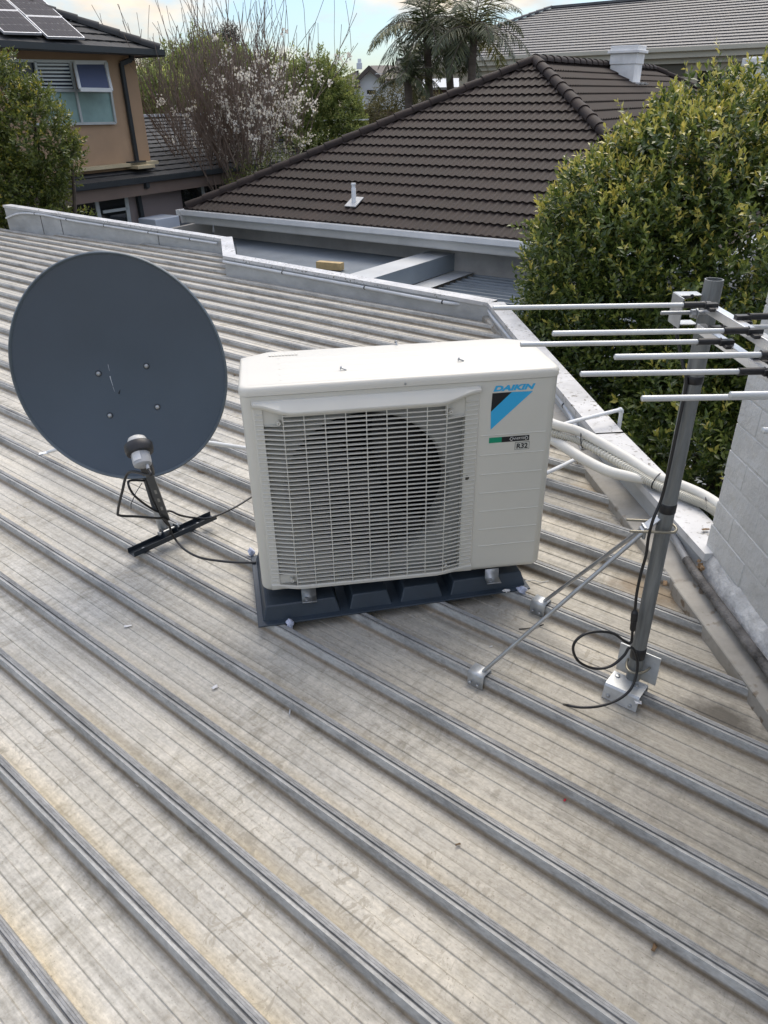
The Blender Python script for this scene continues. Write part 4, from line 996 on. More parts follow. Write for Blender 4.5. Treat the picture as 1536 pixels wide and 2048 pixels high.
# stay clamp halfway up and the two stays with their saddle brackets
SZ = mz(1318, 1046)
SCp = A(MX - MR - 0.016, MY - 0.004, SZ)
m_ = MB(); m_.box(SCp + A(-0.002, 0, 0.004), unit(A(0.55, 0.2, 0.35)) * 0.026, unit(A(-0.35, 0, 0.55)) * 0.0017, A(0, 0.014, 0)); m_.box(SCp + A(-0.016, -0.004, -0.014), A(0.003, 0, 0), A(0, 0.013, 0), A(0, 0, 0.016)); m_.build('stay_plate', MT['galv'], ant, 0, bevel=0.001)
m_ = MB(); z_ = SZ - 0.008; pts = [A(MX - 0.082, MY + MR + 0.008, z_ + 0.006), A(MX, MY + MR + 0.006, z_ + 0.001), A(MX + MR, MY + MR + 0.004, z_), A(MX + MR + 0.008, MY + MR * .4, z_), A(MX + MR + 0.008, MY - MR * .6, z_), A(MX + MR - 0.002, MY - MR - 0.006, z_), A(MX, MY - MR - 0.007, z_), A(MX - 0.088, MY - MR - 0.006, z_ + 0.004)]
m_.tube(spline(pts, 5), 0.0032, 8); m_.build('u_bolt', MT['brass'], ant, 60)
M_BRK = mat('clean zinc bracket', (0.52, 0.54, 0.55), 0.40, 0.45, 0.12, 30)
def rib_snap(p):
    k = round((p @ RN - V0) / SP); return p - RN * (p @ RN - (V0 + k * SP))
for (fx, fy, tpx) in ((968, 1338, 'front'), (1098, 1190, 'rear')):
    f = rib_snap(at_z(fx, fy, 0)); a = f + RD * 0.012 + A(0, 0, 0.014)
    m_ = MB(); m_.tube([a, SCp + A(-0.016, -0.006 if tpx == 'front' else 0.008, -0.016)], 0.0054, 10); m_.build('stay', mat('zinc stay rod', (0.42, 0.43, 0.44), 0.3, 0.7, 0.15, 30), ant, 60)
    m_ = MB(); sec = []
    sec = [(0.0235, -0.031), (0.0225, 0.002)] + [(0.0125 + 0.010 * math.cos(q), 0.004 + 0.010 * math.sin(q)) for q in np.linspace(0.2, PI / 2, 5)] + [(-0.0125 - 0.010 * math.sin(q), 0.004 + 0.010 * math.cos(q)) for q in np.linspace(0, PI / 2 - 0.2, 5)] + [(-0.0225, 0.002), (-0.0245, -0.031)]
    m_.grid([[f + RD * e + RN * s_ + A(0, 0, h) for s_, h in sec] for e in (-0.024, 0.024)]); ft = m_.build('saddle_bracket', M_BRK, ant, 20)
    sm = ft.modifiers.new('t', 'SOLIDIFY'); sm.thickness = 0.003
    for e in ((-0.012, 0.012)):
        m_ = MB(); screw(m_, f + RD * e - RN * 0.030 + A(0, 0, -0.018), -RN, 0.014, 0.0048, 0.0022); m_.build('screw', MT['galv'], ft, 30)
# foot of the mast: saddle, back plate and U-bolt
fb = rib_snap(A(MX, MY, 0) - RN * 0.0)
fc = A(MX, MY, 0) - RN * 0.004
m_ = MB(); sec = [(-0.042, -0.030), (-0.034, 0.006), (-0.031, 0.0105), (0.024, 0.0105), (0.0265, 0.006), (0.0265, -0.03)]
fr_ = A(MX, MY, 0) - RN * ((A(MX, MY, 0) - fb) @ RN)
m_.grid([[fr_ + RD * e + RN * s_ + A(0, 0, h) for s_, h in sec] for e in (-0.050, 0.044)]); sd_ = m_.build('saddle', M_BRK, ant, 0); sm = sd_.modifiers.new('t', 'SOLIDIFY'); sm.thickness = 0.003
bpn = fr_ + RN * (float((A(MX, MY, 0) - fr_) @ RN) + MR + 0.0035)
m_ = MB(); m_.box(bpn + A(0, 0, 0.045), RD * 0.055, RN * 0.002, A(0, 0, 0.046)); m_.build('back_plate', M_BRK, ant, 0, bevel=0.001)
m_ = MB(); z_ = 0.050; o_ = A(MX, MY, z_)
pts = [o_ - RD * 0.026 + RN * (MR + 0.035), o_ - RD * 0.026 + RN * 0.01, o_ - RD * 0.012 - RN * (MR + 0.004), o_ + RD * 0.012 - RN * (MR + 0.004), o_ + RD * 0.030 + RN * 0.006, o_ + RD * 0.036 + RN * (MR + 0.045) + A(0, 0, 0.004)]
m_.tube(spline(pts, 4), 0.0034, 8); m_.build('u_bolt', MT['brass'], ant, 60)
for e in (-0.034, 0.026):
    m_ = MB(); screw(m_, fr_ + RD * e - RN * 0.044 + A(0, 0, -0.018), -RN, 0.014, 0.005, 0.0022); m_.build('screw', MT['galv'], sd_, 30)
for e, n_ in ((-0.034, 0.010), (0.020, 0.004)):
    m_ = MB(); m_.lathe(fr_ + RD * e + RN * n_ + A(0, 0, 0.0115), (0, 0, 1), [(0.007, 0), (0.007, 0.005), (0.004, 0.006)], 6); m_.build('bolt', MT['galv'], sd_, 30)
# antenna coax down the mast, in-line connector, hanging loop
def near(x, y, dy=-0.02): return at_y(x, y, MY + dy)
up = [at_z(1385, 592, 1.02), near(1368, 596, 0.03), near(1352, 612, 0.04), near(1350, 650, 0.03), near(1358, 690, 0.02), near(1366, 730, 0.0), near(1372, 770, -0.012), near(1352, 870, -0.02), near(1335, 950, -0.02), near(1322, 1000, -0.02), near(1306, 1040, -0.03), near(1297, 1075, -0.025), near(1292, 1110, -0.02), near(1281, 1150, -0.02), near(1273, 1190, -0.02), near(1270, 1222, -0.02)]
lp = [near(1265, 1262, -0.022), near(1262, 1285, -0.024), near(1250, 1283, -0.03), near(1228, 1268, -0.04), near(1200, 1263, -0.05), near(1170, 1268, -0.06), near(1150, 1284, -0.065), near(1147, 1304, -0.065), near(1160, 1325, -0.06), near(1190, 1337, -0.055), near(1222, 1332, -0.05), near(1247, 1312, -0.045), near(1258, 1296, -0.04), near(1268, 1300, -0.04), near(1275, 1325, -0.045), near(1272, 1352, -0.055), near(1260, 1380, -0.07), near(1235, 1400, -0.085), near(1200, 1412, -0.095), near(1165, 1415, -0.10), at_z(1137, 1411, 0.004), at_z(1128, 1409, -0.02)]
ctx = thing('coax_cable', lp[0], 'black coax cable hanging down the antenna mast with a connector and a round loop', 'cable')
MB().tube(spline(up, 8), 0.0036, 8).build('jacket', MT['cable'], ctx, 60)
MB().tube(spline(lp, 10), 0.0036, 8).build('jacket', MT['cable'], ctx, 60)
a_, b_ = up[-1], lp[0]; d_ = unit(b_ - a_); ln = float(np.linalg.norm(b_ - a_))
m_ = MB(); m_.lathe(a_, d_, [(0.004, -0.006), (0.0055, 0), (0.0085, 0.004), (0.0085, ln * .48), (0.0075, ln * .5), (0.0075, ln * .92), (0.0045, ln)], 14); m_.build('connector', MT['black'], ctx, 35)

# ================================================================== BEYOND THE ROOF (plumb frame)
frame(True)
ZG = -4.2
M_GND = mat('paving and soil', (0.12, 0.11, 0.09), 0.9, 0, 0.4, 0.6)
m_ = MB(); m_.add([(-260, -40, ZG), (260, -40, ZG), (260, 420, ZG), (-260, 420, ZG)], [(0, 1, 2, 3)])
tag(m_.build('ground', M_GND, None, 0), kind='structure')
M_DIRT = None
def tile_face(mb, O, e, s, n, rows, g, xl, xr, period, amp, lift, spp=8, s_max=None, joints=0.0):
    for i in range(rows):
        s0 = i * g; s1 = (i + 1) * g + 0.03
        if s_max: s1 = min(s1, s_max)
        x0, x1 = xl(s0), xr(s0)
        if x1 - x0 < 0.05: continue
        st_ = period / spp; off = (period * 0.5 if (joints and i % 2) else 0.0)
        xs = [x0] + [st_ * k + off for k in range(int(math.ceil((x0 - off) / st_)) + 1, int(math.floor((x1 - off) / st_)))] + [x1]
        lo, hi, dn = [], [], []
        for x in xs:
            ph = ((x - off) / period) % 1.0
            h = amp * (0.5 + 0.5 * math.cos(2 * PI * ph)) ** 1.3
            if joints and (ph < joints or ph > 1 - joints): h -= 0.008
            xt = min(max(x, xl(s1)), xr(s1))
            jit = 0.0
            lo.append(O + e * x + s * s0 + n * (lift + h)); hi.append(O + e * xt + s * s1 + n * (0.004 + h)); dn.append(O + e * x + s * (s0 + 0.012) + n * (h * 0.5 - 0.004))
        mb.grid([dn, lo, hi])
def cap_run(mb, P0, P1, seg, r, up=(0, 0, 1)):
    d = P1 - P0; Ln = np.linalg.norm(d); d = d / Ln; sd = unit(np.cross(d, up)); u = np.cross(sd, d); nseg = max(1, int(Ln / seg)); sl_ = Ln / nseg
    for i in range(nseg):
        rws = []
        for t_, rr, dz in ((-0.0, r * 1.10, 0.012), (1.06, r * 0.96, 0.0)):
            p = P0 + d * (sl_ * (i + t_)) + u * dz
            rws.append([p + (sd * math.cos(q) + u * 0.85 * math.sin(q)) * rr for q in np.linspace(-0.25, PI + 0.25, 9)])
        n0 = len(rws[0]); p0 = P0 + d * (sl_ * i)
        mb.grid(rws)
        mb.add(rws[0] + [p0 - u * 0.02], [tuple(list(range(n0))[::-1] + [n0])])
def gutter(mb, a, b, out, h=0.11, w_=0.12):
    d = unit(b - a); out = unit(out); z = A(0, 0, 1.0)
    sec = [(0, 0), (w_ * 0.75, -0.0 + 0.0), (w_, 0.02), (w_, h), (w_ - 0.012, h), (w_ - 0.02, h - 0.012), (w_ - 0.02, 0.03), (0.01, 0.012), (0.01, h), (0, h)]
    mb.prism([a + out * o_ + z * (q - h) for o_, q in sec], b - a)

# ------------------------------------------------------------------ brown tiled house
ZE = -0.70
hL, hE = at_z(368, 420, ZE), at_z(1060, 484, ZE)
he = unit(hE - hL); hn = A(-he[1], he[0], 0)
ra = ray(1070, 125)
hd = unit(he + hn)
tt = np.linalg.solve(np.array([hd[:2], -ra[:2]]).T, (CAM - hL)[:2])
AP = CAM + ra * tt[1]; hrun = float((AP - hL) @ hn); hrise = AP[2] - ZE
print('brown house run %.2f rise %.2f pitch %.1f' % (hrun, hrise, math.degrees(math.atan2(hrise, hrun))), 'eave ang', math.degrees(math.atan2(he[1], he[0])), hL, AP)
hs = unit(hn * hrun + A(0, 0, hrise)); hN = unit(np.cross(he, hs)); SL = math.hypot(hrun, hrise)
hR = hL + he * (2 * hrun)
brown = thing('tiled_house', (hL + hR) / 2 + A(0, 0, ZG - ZE), 'single storey house with a dark brown hipped tile roof and white gutter beyond the parapet', 'house')
M_BT = mat('dark brown concrete tile', (0.021, 0.0150, 0.0128), 0.72, 0, 0.3, 1.3, 0.15, 60, col2=(0.043, 0.031, 0.0265), spec=0.25)
M_BT2 = mat('dark brown ridge tile', (0.022, 0.0160, 0.0140), 0.74, 0, 0.3, 3, 0.1, 50, col2=(0.042, 0.030, 0.026), spec=0.25)
GA = 0.335; nr = int(SL / GA) + 1; kk = hrun / SL
m_ = MB()
tile_face(m_, hL, he, hs, hN, nr, GA, lambda s: kk * s, lambda s: 2 * hrun - kk * s, 0.150, 0.024, 0.040, 8, SL)
RL = float(np.linalg.norm(on_plane(1308, 137, AP, unit(he)) - AP))      # ridge runs away from us
RL = max(4.0, min(RL, 14.0))
s2 = unit(-he * hrun + A(0, 0, hrise)); N2 = unit(np.cross(hn, s2))
Ltot = RL + 2 * hrun
tile_face(m_, hR, hn, s2, N2, nr, GA, lambda s: kk * s, lambda s: Ltot - kk * s, 0.150, 0.024, 0.040, 6, SL)
s3 = unit(he * hrun + A(0, 0, hrise))
B1 = AP + hn * RL
m_.add([hL, hL + hn * Ltot, B1, AP], [(0, 1, 2, 3)])
m_.add([hR + hn * Ltot, hL + hn * Ltot, B1], [(0, 1, 2)])
hroof = m_.build('roof', M_BT, brown, 30)
m_ = MB(); up_ = A(0, 0, 0.05)
cap_run(m_, hL + he * 0.05 + hn * 0.05 + up_, AP + up_, 0.40, 0.112); m_.build('hip_capping', M_BT2, hroof, 40)
m_ = MB(); cap_run(m_, hR - he * 0.05 + hn * 0.05 + up_, AP + up_, 0.40, 0.112); m_.build('hip_capping', M_BT2, hroof, 40)
m_ = MB(); cap_run(m_, AP + up_, B1 + up_, 0.40, 0.112); m_.build('ridge_capping', M_BT2, hroof, 40)
m_ = MB(); cap_run(m_, hR + hn * Ltot + up_, B1 + up_, 0.40, 0.112); m_.build('hip_capping', M_BT2, hroof, 40)
M_WG = mat('white painted gutter', (0.72, 0.73, 0.73), 0.42, 0, 0.06, 3)
M_FAS = mat('off white fascia', (0.58, 0.58, 0.56), 0.5, 0, 0.08, 2)
zf = A(0, 0, -0.055)
for a, b, o_ in ((hL - he * 0.13, hR + he * 0.13, -hn), (hR - hn * 0.13, hR + hn * (Ltot + .1), he), (hL + hn * Ltot, hL - hn * 0.13, -he)):
    m_ = MB(); gutter(m_, a + zf + A(0, 0, 0.065), b + zf + A(0, 0, 0.065), o_); m_.build('gutter', M_WG, brown, 0)
    m_ = MB(); m_.prism([a + A(0, 0, -0.02), b + A(0, 0, -0.02), b + A(0, 0, -0.25), a + A(0, 0, -0.25)], -unit(o_) * 0.025); m_.build('fascia', M_FAS, brown, 0)
m_ = MB(); ins = 0.42; q = [hL + he * ins + hn * ins, hR - he * ins + hn * ins, hR - he * ins + hn * (Ltot - ins), hL + he * ins + hn * (Ltot - ins)]
m_.prism([A(p[0], p[1], ZG) for p in q], A(0, 0, ZE - 0.2 - ZG)); M_REN = mat('stained grey render', (0.40, 0.39, 0.37), 0.85, 0, 0.25, 0.9, 0.12, 20); m_.build('wall', M_REN, brown, 0)
m_ = MB(); m_.prism([hL + A(0, 0, -0.24), hR + A(0, 0, -0.24), hR + hn * Ltot + A(0, 0, -0.24), hL + hn * Ltot + A(0, 0, -0.24)], A(0, 0, -0.015)); m_.build('soffit', M_FAS, brown, 0)
# white vent pipe through the tiles, with its flashing
vp = on_plane(708, 408, hL + hN * 0.03, hN); vent = thing('vent_pipe', vp, 'short white vent pipe standing on the front slope of the brown tile roof', 'pipe')
zt = float(HC + ray(712, 366)[2] * np.linalg.norm(vp[:2]) / np.linalg.norm(ray(712, 366)[:2]))
m_ = MB(); hh = zt - vp[2]; m_.lathe(vp - A(0, 0, 0.1), (0, 0, 1), [(0.044, 0), (0.044, hh * .75 + .1), (0.036, hh * .78 + .1), (0.036, hh + .06), (0.046, hh + .065), (0.046, hh + .1)], 16); m_.build('tube', M_PVC, vent, 40)
m_ = MB(); m_.box(vp + hN * 0.03 + hs * 0.02, he * 0.13, hs * 0.16, hN * 0.012); m_.build('flashing', MT['zinc'], vent, 0, bevel=0.006)
# white chimney on the right slope
P0 = on_plane(1265, 168, hR, N2); P1 = on_plane(1222, 141, hR, N2)
ck = unit(-he); cw = float((P1 - P0) @ ck); cw = min(max(cw, 0.5), 1.4)
P2 = at_y(1284, 150, P0[1]); cdp = 0.62
ctop = float(HC + ray(1258, 90)[2] * np.linalg.norm(P0[:2]) / np.linalg.norm(ray(1258, 90)[:2]))
print('chimney', P0, cw, 'top', ctop)
M_CH = mat('chipped white paint', (0.80, 0.80, 0.79), 0.7, 0, 0.12, 2.2, 0.25, 14)
chm = thing('chimney', P0, 'white painted chimney with a stepped cap on the far slope of the brown tile roof', 'chimney')
cc = P0 + ck * cw / 2 + hn * cdp / 2; zb_ = P0[2] - 0.2
def cbox(z0, z1, g, nm, m=M_CH, bev=0.012):
    q = MB(); q.box(A(cc[0], cc[1], (z0 + z1) / 2), ck * (cw / 2 + g), hn * (cdp / 2 + g), A(0, 0, (z1 - z0) / 2)); return q.build(nm, m, chm, 0, bevel=bev)
Hc = ctop - P0[2]
cbox(zb_, P0[2] + Hc * 0.52, 0.0, 'shaft'); cbox(P0[2] + Hc * 0.52, P0[2] + Hc * 0.80, 0.022, 'band'); cbox(P0[2] + Hc * 0.80, P0[2] + Hc * 0.88, 0.085, 'cornice'); cbox(P0[2] + Hc * 0.88, ctop, 0.035, 'cap')
m_ = MB()
for k in range(5): m_.box(P0 + hn * (0.05 + 0.18 * k) - ck * 0.04 + A(0, 0, 0.0 + 0.02 * (k % 2)), ck * 0.11, hn * 0.1, N2 * 0.02)
m_.build('flashing', mat('grey white lead', (0.55, 0.55, 0.54), 0.6, 0, 0.15, 8), chm, 0)

# ------------------------------------------------------------------ low metal roofs between the two houses
ZLR = -1.08
M_CORR = mat('blue grey corrugated steel', (0.17, 0.195, 0.215), 0.45, 0.3, 0.15, 1.5, 0.02, 40)
def corrugated(name, quad, axis, period, amp, label, m=M_CORR):
    # quad: four plan points, the sheet waves along axis
    quad = [A(*p) for p in quad]; ax = unit(axis); oth = A(-ax[1], ax[0], 0)
    c = sum(quad) / 4; lo_ = [min((p - c) @ ax for p in quad), max((p - c) @ ax for p in quad)]; o2 = [min((p - c) @ oth for p in quad), max((p - c) @ oth for p in quad)]
    nn = int((lo_[1] - lo_[0]) / (period / 8)); rws = [[], []]
    for i in range(nn + 1):
        a = lo_[0] + i * period / 8; z = amp * math.cos(2 * PI * i / 8)
        rws[0].append(c + ax * a + oth * o2[0] + A(0, 0, z)); rws[1].append(c + ax * a + oth * o2[1] + A(0, 0, z))
    q = MB(); q.grid(rws); return q.build(name, m, None, 60)
# left sheet: ribs run parallel to the eave; right sheet the same, a step lower
bA, bB = at_z(700, 548, ZLR), at_z(892, 492, ZLR)
bdir = unit(bB - bA); bsd = A(bdir[1], -bdir[0], 0)
def rect(p0, du, lu, dv, lv, z): return [A(*(p0 + du * a + dv * b)[:2], z) for a, b in ((0, 0), (lu, 0), (lu, lv), (0, lv))]
lA = bA + bdir * -3
o = corrugated('low_roof', rect(lA - bsd * 9.0, bdir, 10.5, bsd, 9.05, ZLR - 0.18), A(-hn[0], -hn[1], 0), 0.076, 0.009, '')
tag(o, 'low blue grey corrugated roof left of the steel beam, against the brown house', 'roof', 'low corrugated roofs')
rq_ = MB(); c0_ = lA + bsd * 0.9; eh = unit(A(he[0], he[1], 0)); nh = A(-eh[1], eh[0], 0); zz_ = ZLR - 0.36
p_ = c0_ + eh * -3.0 - nh * 6.0; rws = []
for i in range(64):
    for dv, hz in ((0, 0), (0.012, 0.034), (0.034, 0.034), (0.046, 0), (0.19, 0)):
        q = p_ + nh * (i * 0.2 + dv); k0 = float(((c0_ - q) @ A(bdir[1], -bdir[0], 0)) / (eh @ bsd))
        rws.append([A(*(q + eh * max(0, k0))[:2], zz_ + hz), A(*(q + eh * (max(0, k0) + 9.0))[:2], zz_ + hz)])
rq_.grid(rws); o = rq_.build('low_roof', M_CORR, None, 0)
tag(o, 'low blue grey ribbed roof right of the steel beam, partly behind the leafy tree', 'roof', 'low corrugated roofs')
bm = thing('roof_beam', bA, 'pale grey sheet metal box beam crossing the low corrugated roofs towards the brown house', 'beam')
M_BM = mat('pale grey sheet', (0.42, 0.44, 0.45), 0.5, 0.15, 0.1, 1.2); M_BMS = mat('blue grey sheet', (0.20, 0.235, 0.265), 0.45, 0.2, 0.1, 1.2)
BL = 8.3
m_ = MB(); m_.add([A(*(lA + bdir * a + bsd * b)[:2], ZLR + c) for a in (0, BL) for b, c in ((0, -0.2), (0, 0), (0.50, 0), (0.50, -0.46))], [(0, 1, 5, 4), (1, 2, 6, 5), (0, 3, 2, 1), (4, 5, 6, 7)]); m_.build('top', M_BM, bm, 0)
m_ = MB(); m_.add([A(*(lA + bdir * a + bsd * 0.503)[:2], ZLR + c) for a in (0, BL) for c in (0.0, -0.30)], [(0, 1, 3, 2)]); m_.build('side', M_BMS, bm, 0)
m_ = MB(); m_.add([A(*(lA + bdir * a + bsd * b)[:2], ZLR + c) for a in (0, BL) for b, c in ((0.51, -0.31), (0.92, -0.29))], [(0, 1, 3, 2)]); m_.build('apron', M_BM, bm, 0)
p = at_z(660, 531, ZLR - 0.1); m_ = MB(); m_.box(p, unit(A(0.8, -0.35, 0)) * 0.24, unit(A(0.35, 0.8, 0)) * 0.07, A(0, 0, 0.06)); tag(m_.build('timber_block', mat('raw yellow timber', (0.42, 0.31, 0.15), 0.7, 0, 0.2, 8), None, 0), 'short raw yellow timber block lying on the low corrugated roof', 'timber')

# ------------------------------------------------------------------ two storey rendered house on the left
Yh = 19.0
g1 = at_y(320, 103, Yh); ZGU = g1[2]; g0 = at_z(0, 85, ZGU)
fe = unit(A(*(g1 - g0)[:2], 0)); fn = A(fe[1], -fe[0], 0)             # fe: away to the right, fn: out of the face
Pw = at_y(302, 325, Yh); Pw = Pw                                         # foot of the right end of the upper wall
def fw(x, y, off=0.0): return on_plane(x, y, Pw + fn * off, fn)
ztop_w = fw(270, 112)[2]; zbot = Pw[2]
print('left house fe ang', math.degrees(math.atan2(fe[1], fe[0])), 'wall z', zbot, ztop_w, 'gutter', ZGU)
lh = thing('rendered_house', A(Pw[0], Pw[1], ZG), 'two storey tan rendered house with dark tile roof and solar panels at the upper left', 'house')
M_TAN = mat('tan render', (0.42, 0.285, 0.180), 0.85, 0, 0.14, 0.5, 0.06, 30)
M_MAU = mat('mauve grey render', (0.26, 0.215, 0.20), 0.85, 0, 0.08, 0.6, 0.06, 30)
M_DG = mat('dark grey gutter', (0.030, 0.036, 0.040), 0.4, 0.1, 0.1, 3)
M_EAV = mat('brown eave board', (0.17, 0.125, 0.10), 0.7, 0, 0.1, 1)
M_DT = mat('charcoal roof tile', (0.036, 0.037, 0.039), 0.75, 0, 0.35, 1.2, 0.1, 30, col2=(0.070, 0.071, 0.072), spec=0.2)
Lw = 9.0; Dw = 8.0
m_ = MB(); q = [Pw, Pw - fe * Lw, Pw - fe * Lw - fn * Dw, Pw - fn * Dw]
m_.prism([A(p[0], p[1], zbot - 0.1) for p in q], A(0, 0, ztop_w + 0.12 - zbot + 0.1)); m_.build('upper_wall', M_TAN, lh, 0)
# upper roof: hip with gutter
ov = 0.55; G1 = g1; pitch = math.radians(24)
gs = unit(-fn * math.cos(pitch) + A(0, 0, math.sin(pitch))); gN = unit(np.cross(fe, gs))
if gN[2] < 0: gN = -gN
GL = 11.0; GO = G1 - fe * GL
half = 4.6; SLh = half / math.cos(pitch); ck_ = math.cos(pitch)
m_ = MB()
tile_face(m_, GO, fe, gs, gN, int(SLh / 0.34) + 1, 0.34, lambda s: 0.0, lambda s: GL - ck_ * s, 0.33, 0.0, 0.035, 6, SLh, joints=0.03)
e_s = unit(-fe * math.cos(pitch) + A(0, 0, math.sin(pitch)))
m_.add([G1, G1 - fn * 2 * half, G1 - fn * half - fe * half + A(0, 0, half * math.tan(pitch))], [(0, 1, 2)])
m_.add([GO, GO + gs * SLh, GO + gs * SLh - fn * half + A(0, 0, -half * math.tan(pitch))], [(0, 1, 2)])
r1_ = G1 - fn * half - fe * half + A(0, 0, half * math.tan(pitch)); m_.add([r1_, G1 - fn * 2 * half, GO - fn * 2 * half, GO + gs * SLh], [(0, 1, 2, 3)])
lroof = m_.build('upper_roof', M_DT, lh, 25)
m_ = MB(); cap_run(m_, G1 + A(0, 0, 0.03), r1_ + A(0, 0, 0.04), 0.42, 0.12); m_.build('hip_capping', M_DT, lroof, 40)
m_ = MB(); gutter(m_, GO + A(0, 0, 0.03), G1 + fn * 0.02 + A(0, 0, 0.03), fn, 0.13, 0.13); m_.build('gutter', M_DG, lh, 0)
m_ = MB(); gutter(m_, G1 + fe * 0.02 + A(0, 0, 0.03), G1 - fn * 2 * half + A(0, 0, 0.03), fe, 0.13, 0.13); m_.build('gutter', M_DG, lh, 0)
m_ = MB(); a = A(0, 0, ztop_w - 0.02); p0, p1 = A(G1[0], G1[1], 0), A(GO[0], GO[1], 0)
m_.prism([A(G1[0], G1[1], ZGU - 0.09), A(GO[0], GO[1], ZGU - 0.09), A(GO[0], GO[1], ztop_w + 0.0), A(G1[0], G1[1], ztop_w + 0.0)], -fn * 0.03)
m_.prism([A(G1[0], G1[1], ztop_w), A(GO[0], GO[1], ztop_w), A(*(GO - fn * 2 * half)[:2], ztop_w), A(*(G1 - fn * 2 * half)[:2], ztop_w)], A(0, 0, 0.02)); m_.build('eave', M_EAV, lh, 0)
# solar panels on the roof plane
M_PV = mat('solar cell glass', (0.016, 0.015, 0.024), 0.6, 0.0, 0.15, 2, spec=0.12); M_PF = mat('silver panel frame', (0.62, 0.63, 0.65), 0.35, 0.6)
def rp_(x, y, h=0.13): return on_plane(x, y, G1 + gN * h, gN)
def panel(corners, cols, rowsn, label):
    c = [rp_(*p) for p in corners]   # bottom-left, bottom-right, top-right, top-left
    pv = thing('solar_panel', c[0], label, 'solar panel', 'solar panels on the left house')
    m_ = MB(); m_.prism(c, -gN * 0.04); m_.build('frame', M_PF, pv, 0)
    lerp = lambda u, v: (c[0] * (1 - u) + c[1] * u) * (1 - v) + (c[3] * (1 - u) + c[2] * u) * v
    m_ = MB(); e_ = 0.02
    for i in range(cols):
        for j in range(rowsn):
            u0, u1 = e_ + (1 - 2 * e_) * (i + 0.02) / cols, e_ + (1 - 2 * e_) * (i + 0.98) / cols; v0, v1 = e_ + (1 - 2 * e_) * (j + 0.02) / rowsn, e_ + (1 - 2 * e_) * (j + 0.98) / rowsn
            m_.add([lerp(u0, v0) + gN * 0.003, lerp(u1, v0) + gN * 0.003, lerp(u1, v1) + gN * 0.003, lerp(u0, v1) + gN * 0.003], [(0, 1, 2, 3)])
    m_.build('cells', M_PV, pv, 0)
ex = 1.9
panel([(95, 73), (170, 75), (125, 34.5), (51, 31.5)], 6, 3, 'solar panel nearest the gutter on the tan house, lower right of the array')
panel([(51, 30.5), (125, 33.5), (80, -6), (6, -9)], 6, 3, 'solar panel above the lowest right one on the tan house roof')
panel([(8, 64), (84, 66), (37, 21.5), (-39, 19)], 6, 3, 'solar panel left of the lowest right one on the tan house roof')
panel([(-39, 18), (37, 20.5), (-8, -19), (-84, -21)], 6, 3, 'solar panel at the upper left edge of the tan house roof')
# windows of the upper storey
M_SIL = mat('pale aluminium frame', (0.50, 0.53, 0.52), 0.4, 0.2, 0.05, 5)
M_TEAL = mat('frosted teal glass', (0.27, 0.40, 0.38), 0.18, 0, 0.10, 3); M_BLND = mat('white louvre', (0.62, 0.66, 0.66), 0.5); M_DKG = mat('dark blue glass', (0.03, 0.035, 0.05), 0.08, 0, 0.3, 2)
def fpoly(m_, pts, off, th=0.02, P=None):
    m_.prism([fw(x, y, off) for x, y in pts], fn * th)
def fbar(m_, x0, y0, x1, y1, w_=0.05, off=0.03, th=0.04):
    a, b = fw(x0, y0, off), fw(x1, y1, off); d = unit(b - a); s_ = np.cross(d, fn) * w_ / 2
    m_.prism([a - s_, b - s_, b + s_, a + s_], fn * th)
m_ = MB()
for sg in (((10, 121), (211, 124)), ((10, 180), (221, 182)), ((60, 249), (230, 246)), ((211, 124), (230, 246)), ((68, 122), (77, 180)), ((138, 123), (150, 182)), ((150, 182), (163, 247)), ((77, 180), (90, 249)), ((10, 121), (10, 180))):
    fbar(m_, *sg[0], *sg[1])
wf = m_.build('window', M_SIL, lh, 0)
m_ = MB(); fpoly(m_, [(12, 122), (68, 123), (77, 180), (12, 180)], 0.012, 0.006); m_.build('pane', M_DKG, wf, 0)
m_ = MB(); fpoly(m_, [(71, 123), (138, 124), (149, 181), (80, 180)], 0.012, 0.006); m_.build('pane', M_DKG, wf, 0)
m_ = MB()
for k in range(7):
    f = (k + 0.5) / 7; xa = 73 + 8 * f; xb = 136 + 10 * f; y = 126 + 53 * f
    fpoly(m_, [(xa, y - 2.4), (xb, y - 2.0), (xb + .5, y + 1.6), (xa + .5, y + 1.2)], 0.020, 0.004)
m_.build('louvre_blind', M_BLND, wf, 0)
m_ = MB(); fpoly(m_, [(88, 184), (150, 184), (162, 246), (98, 248)], 0.012, 0.006); m_.build('pane', M_TEAL, wf, 0)
m_ = MB(); fpoly(m_, [(153, 184), (218, 184), (229, 245), (164, 246)], 0.012, 0.006); m_.build('pane', M_TEAL, wf, 0)
# the awning sash pushed open at the bottom
m_ = MB(); tq = [fw(147, 125, 0.05), fw(209, 125, 0.05), fw(222, 180, 0.42), fw(159, 179, 0.42)]
def sash(q0, q1, w_=0.07):
    d = unit(q1 - q0); s_ = unit(np.cross(d, fn)) * w_ / 2; m_.prism([q0 - s_, q1 - s_, q1 + s_, q0 + s_], fn * 0.035)
for i in range(4): sash(tq[i], tq[(i + 1) % 4])
sh = m_.build('open_sash', mat('white sash', (0.62, 0.64, 0.63), 0.4), wf, 0)
m_ = MB(); m_.add([q + fn * 0.01 for q in tq], [(0, 1, 2, 3), ]); m_.build('pane', mat('blue reflecting glass', (0.10, 0.12, 0.19), 0.1), sh, 0)
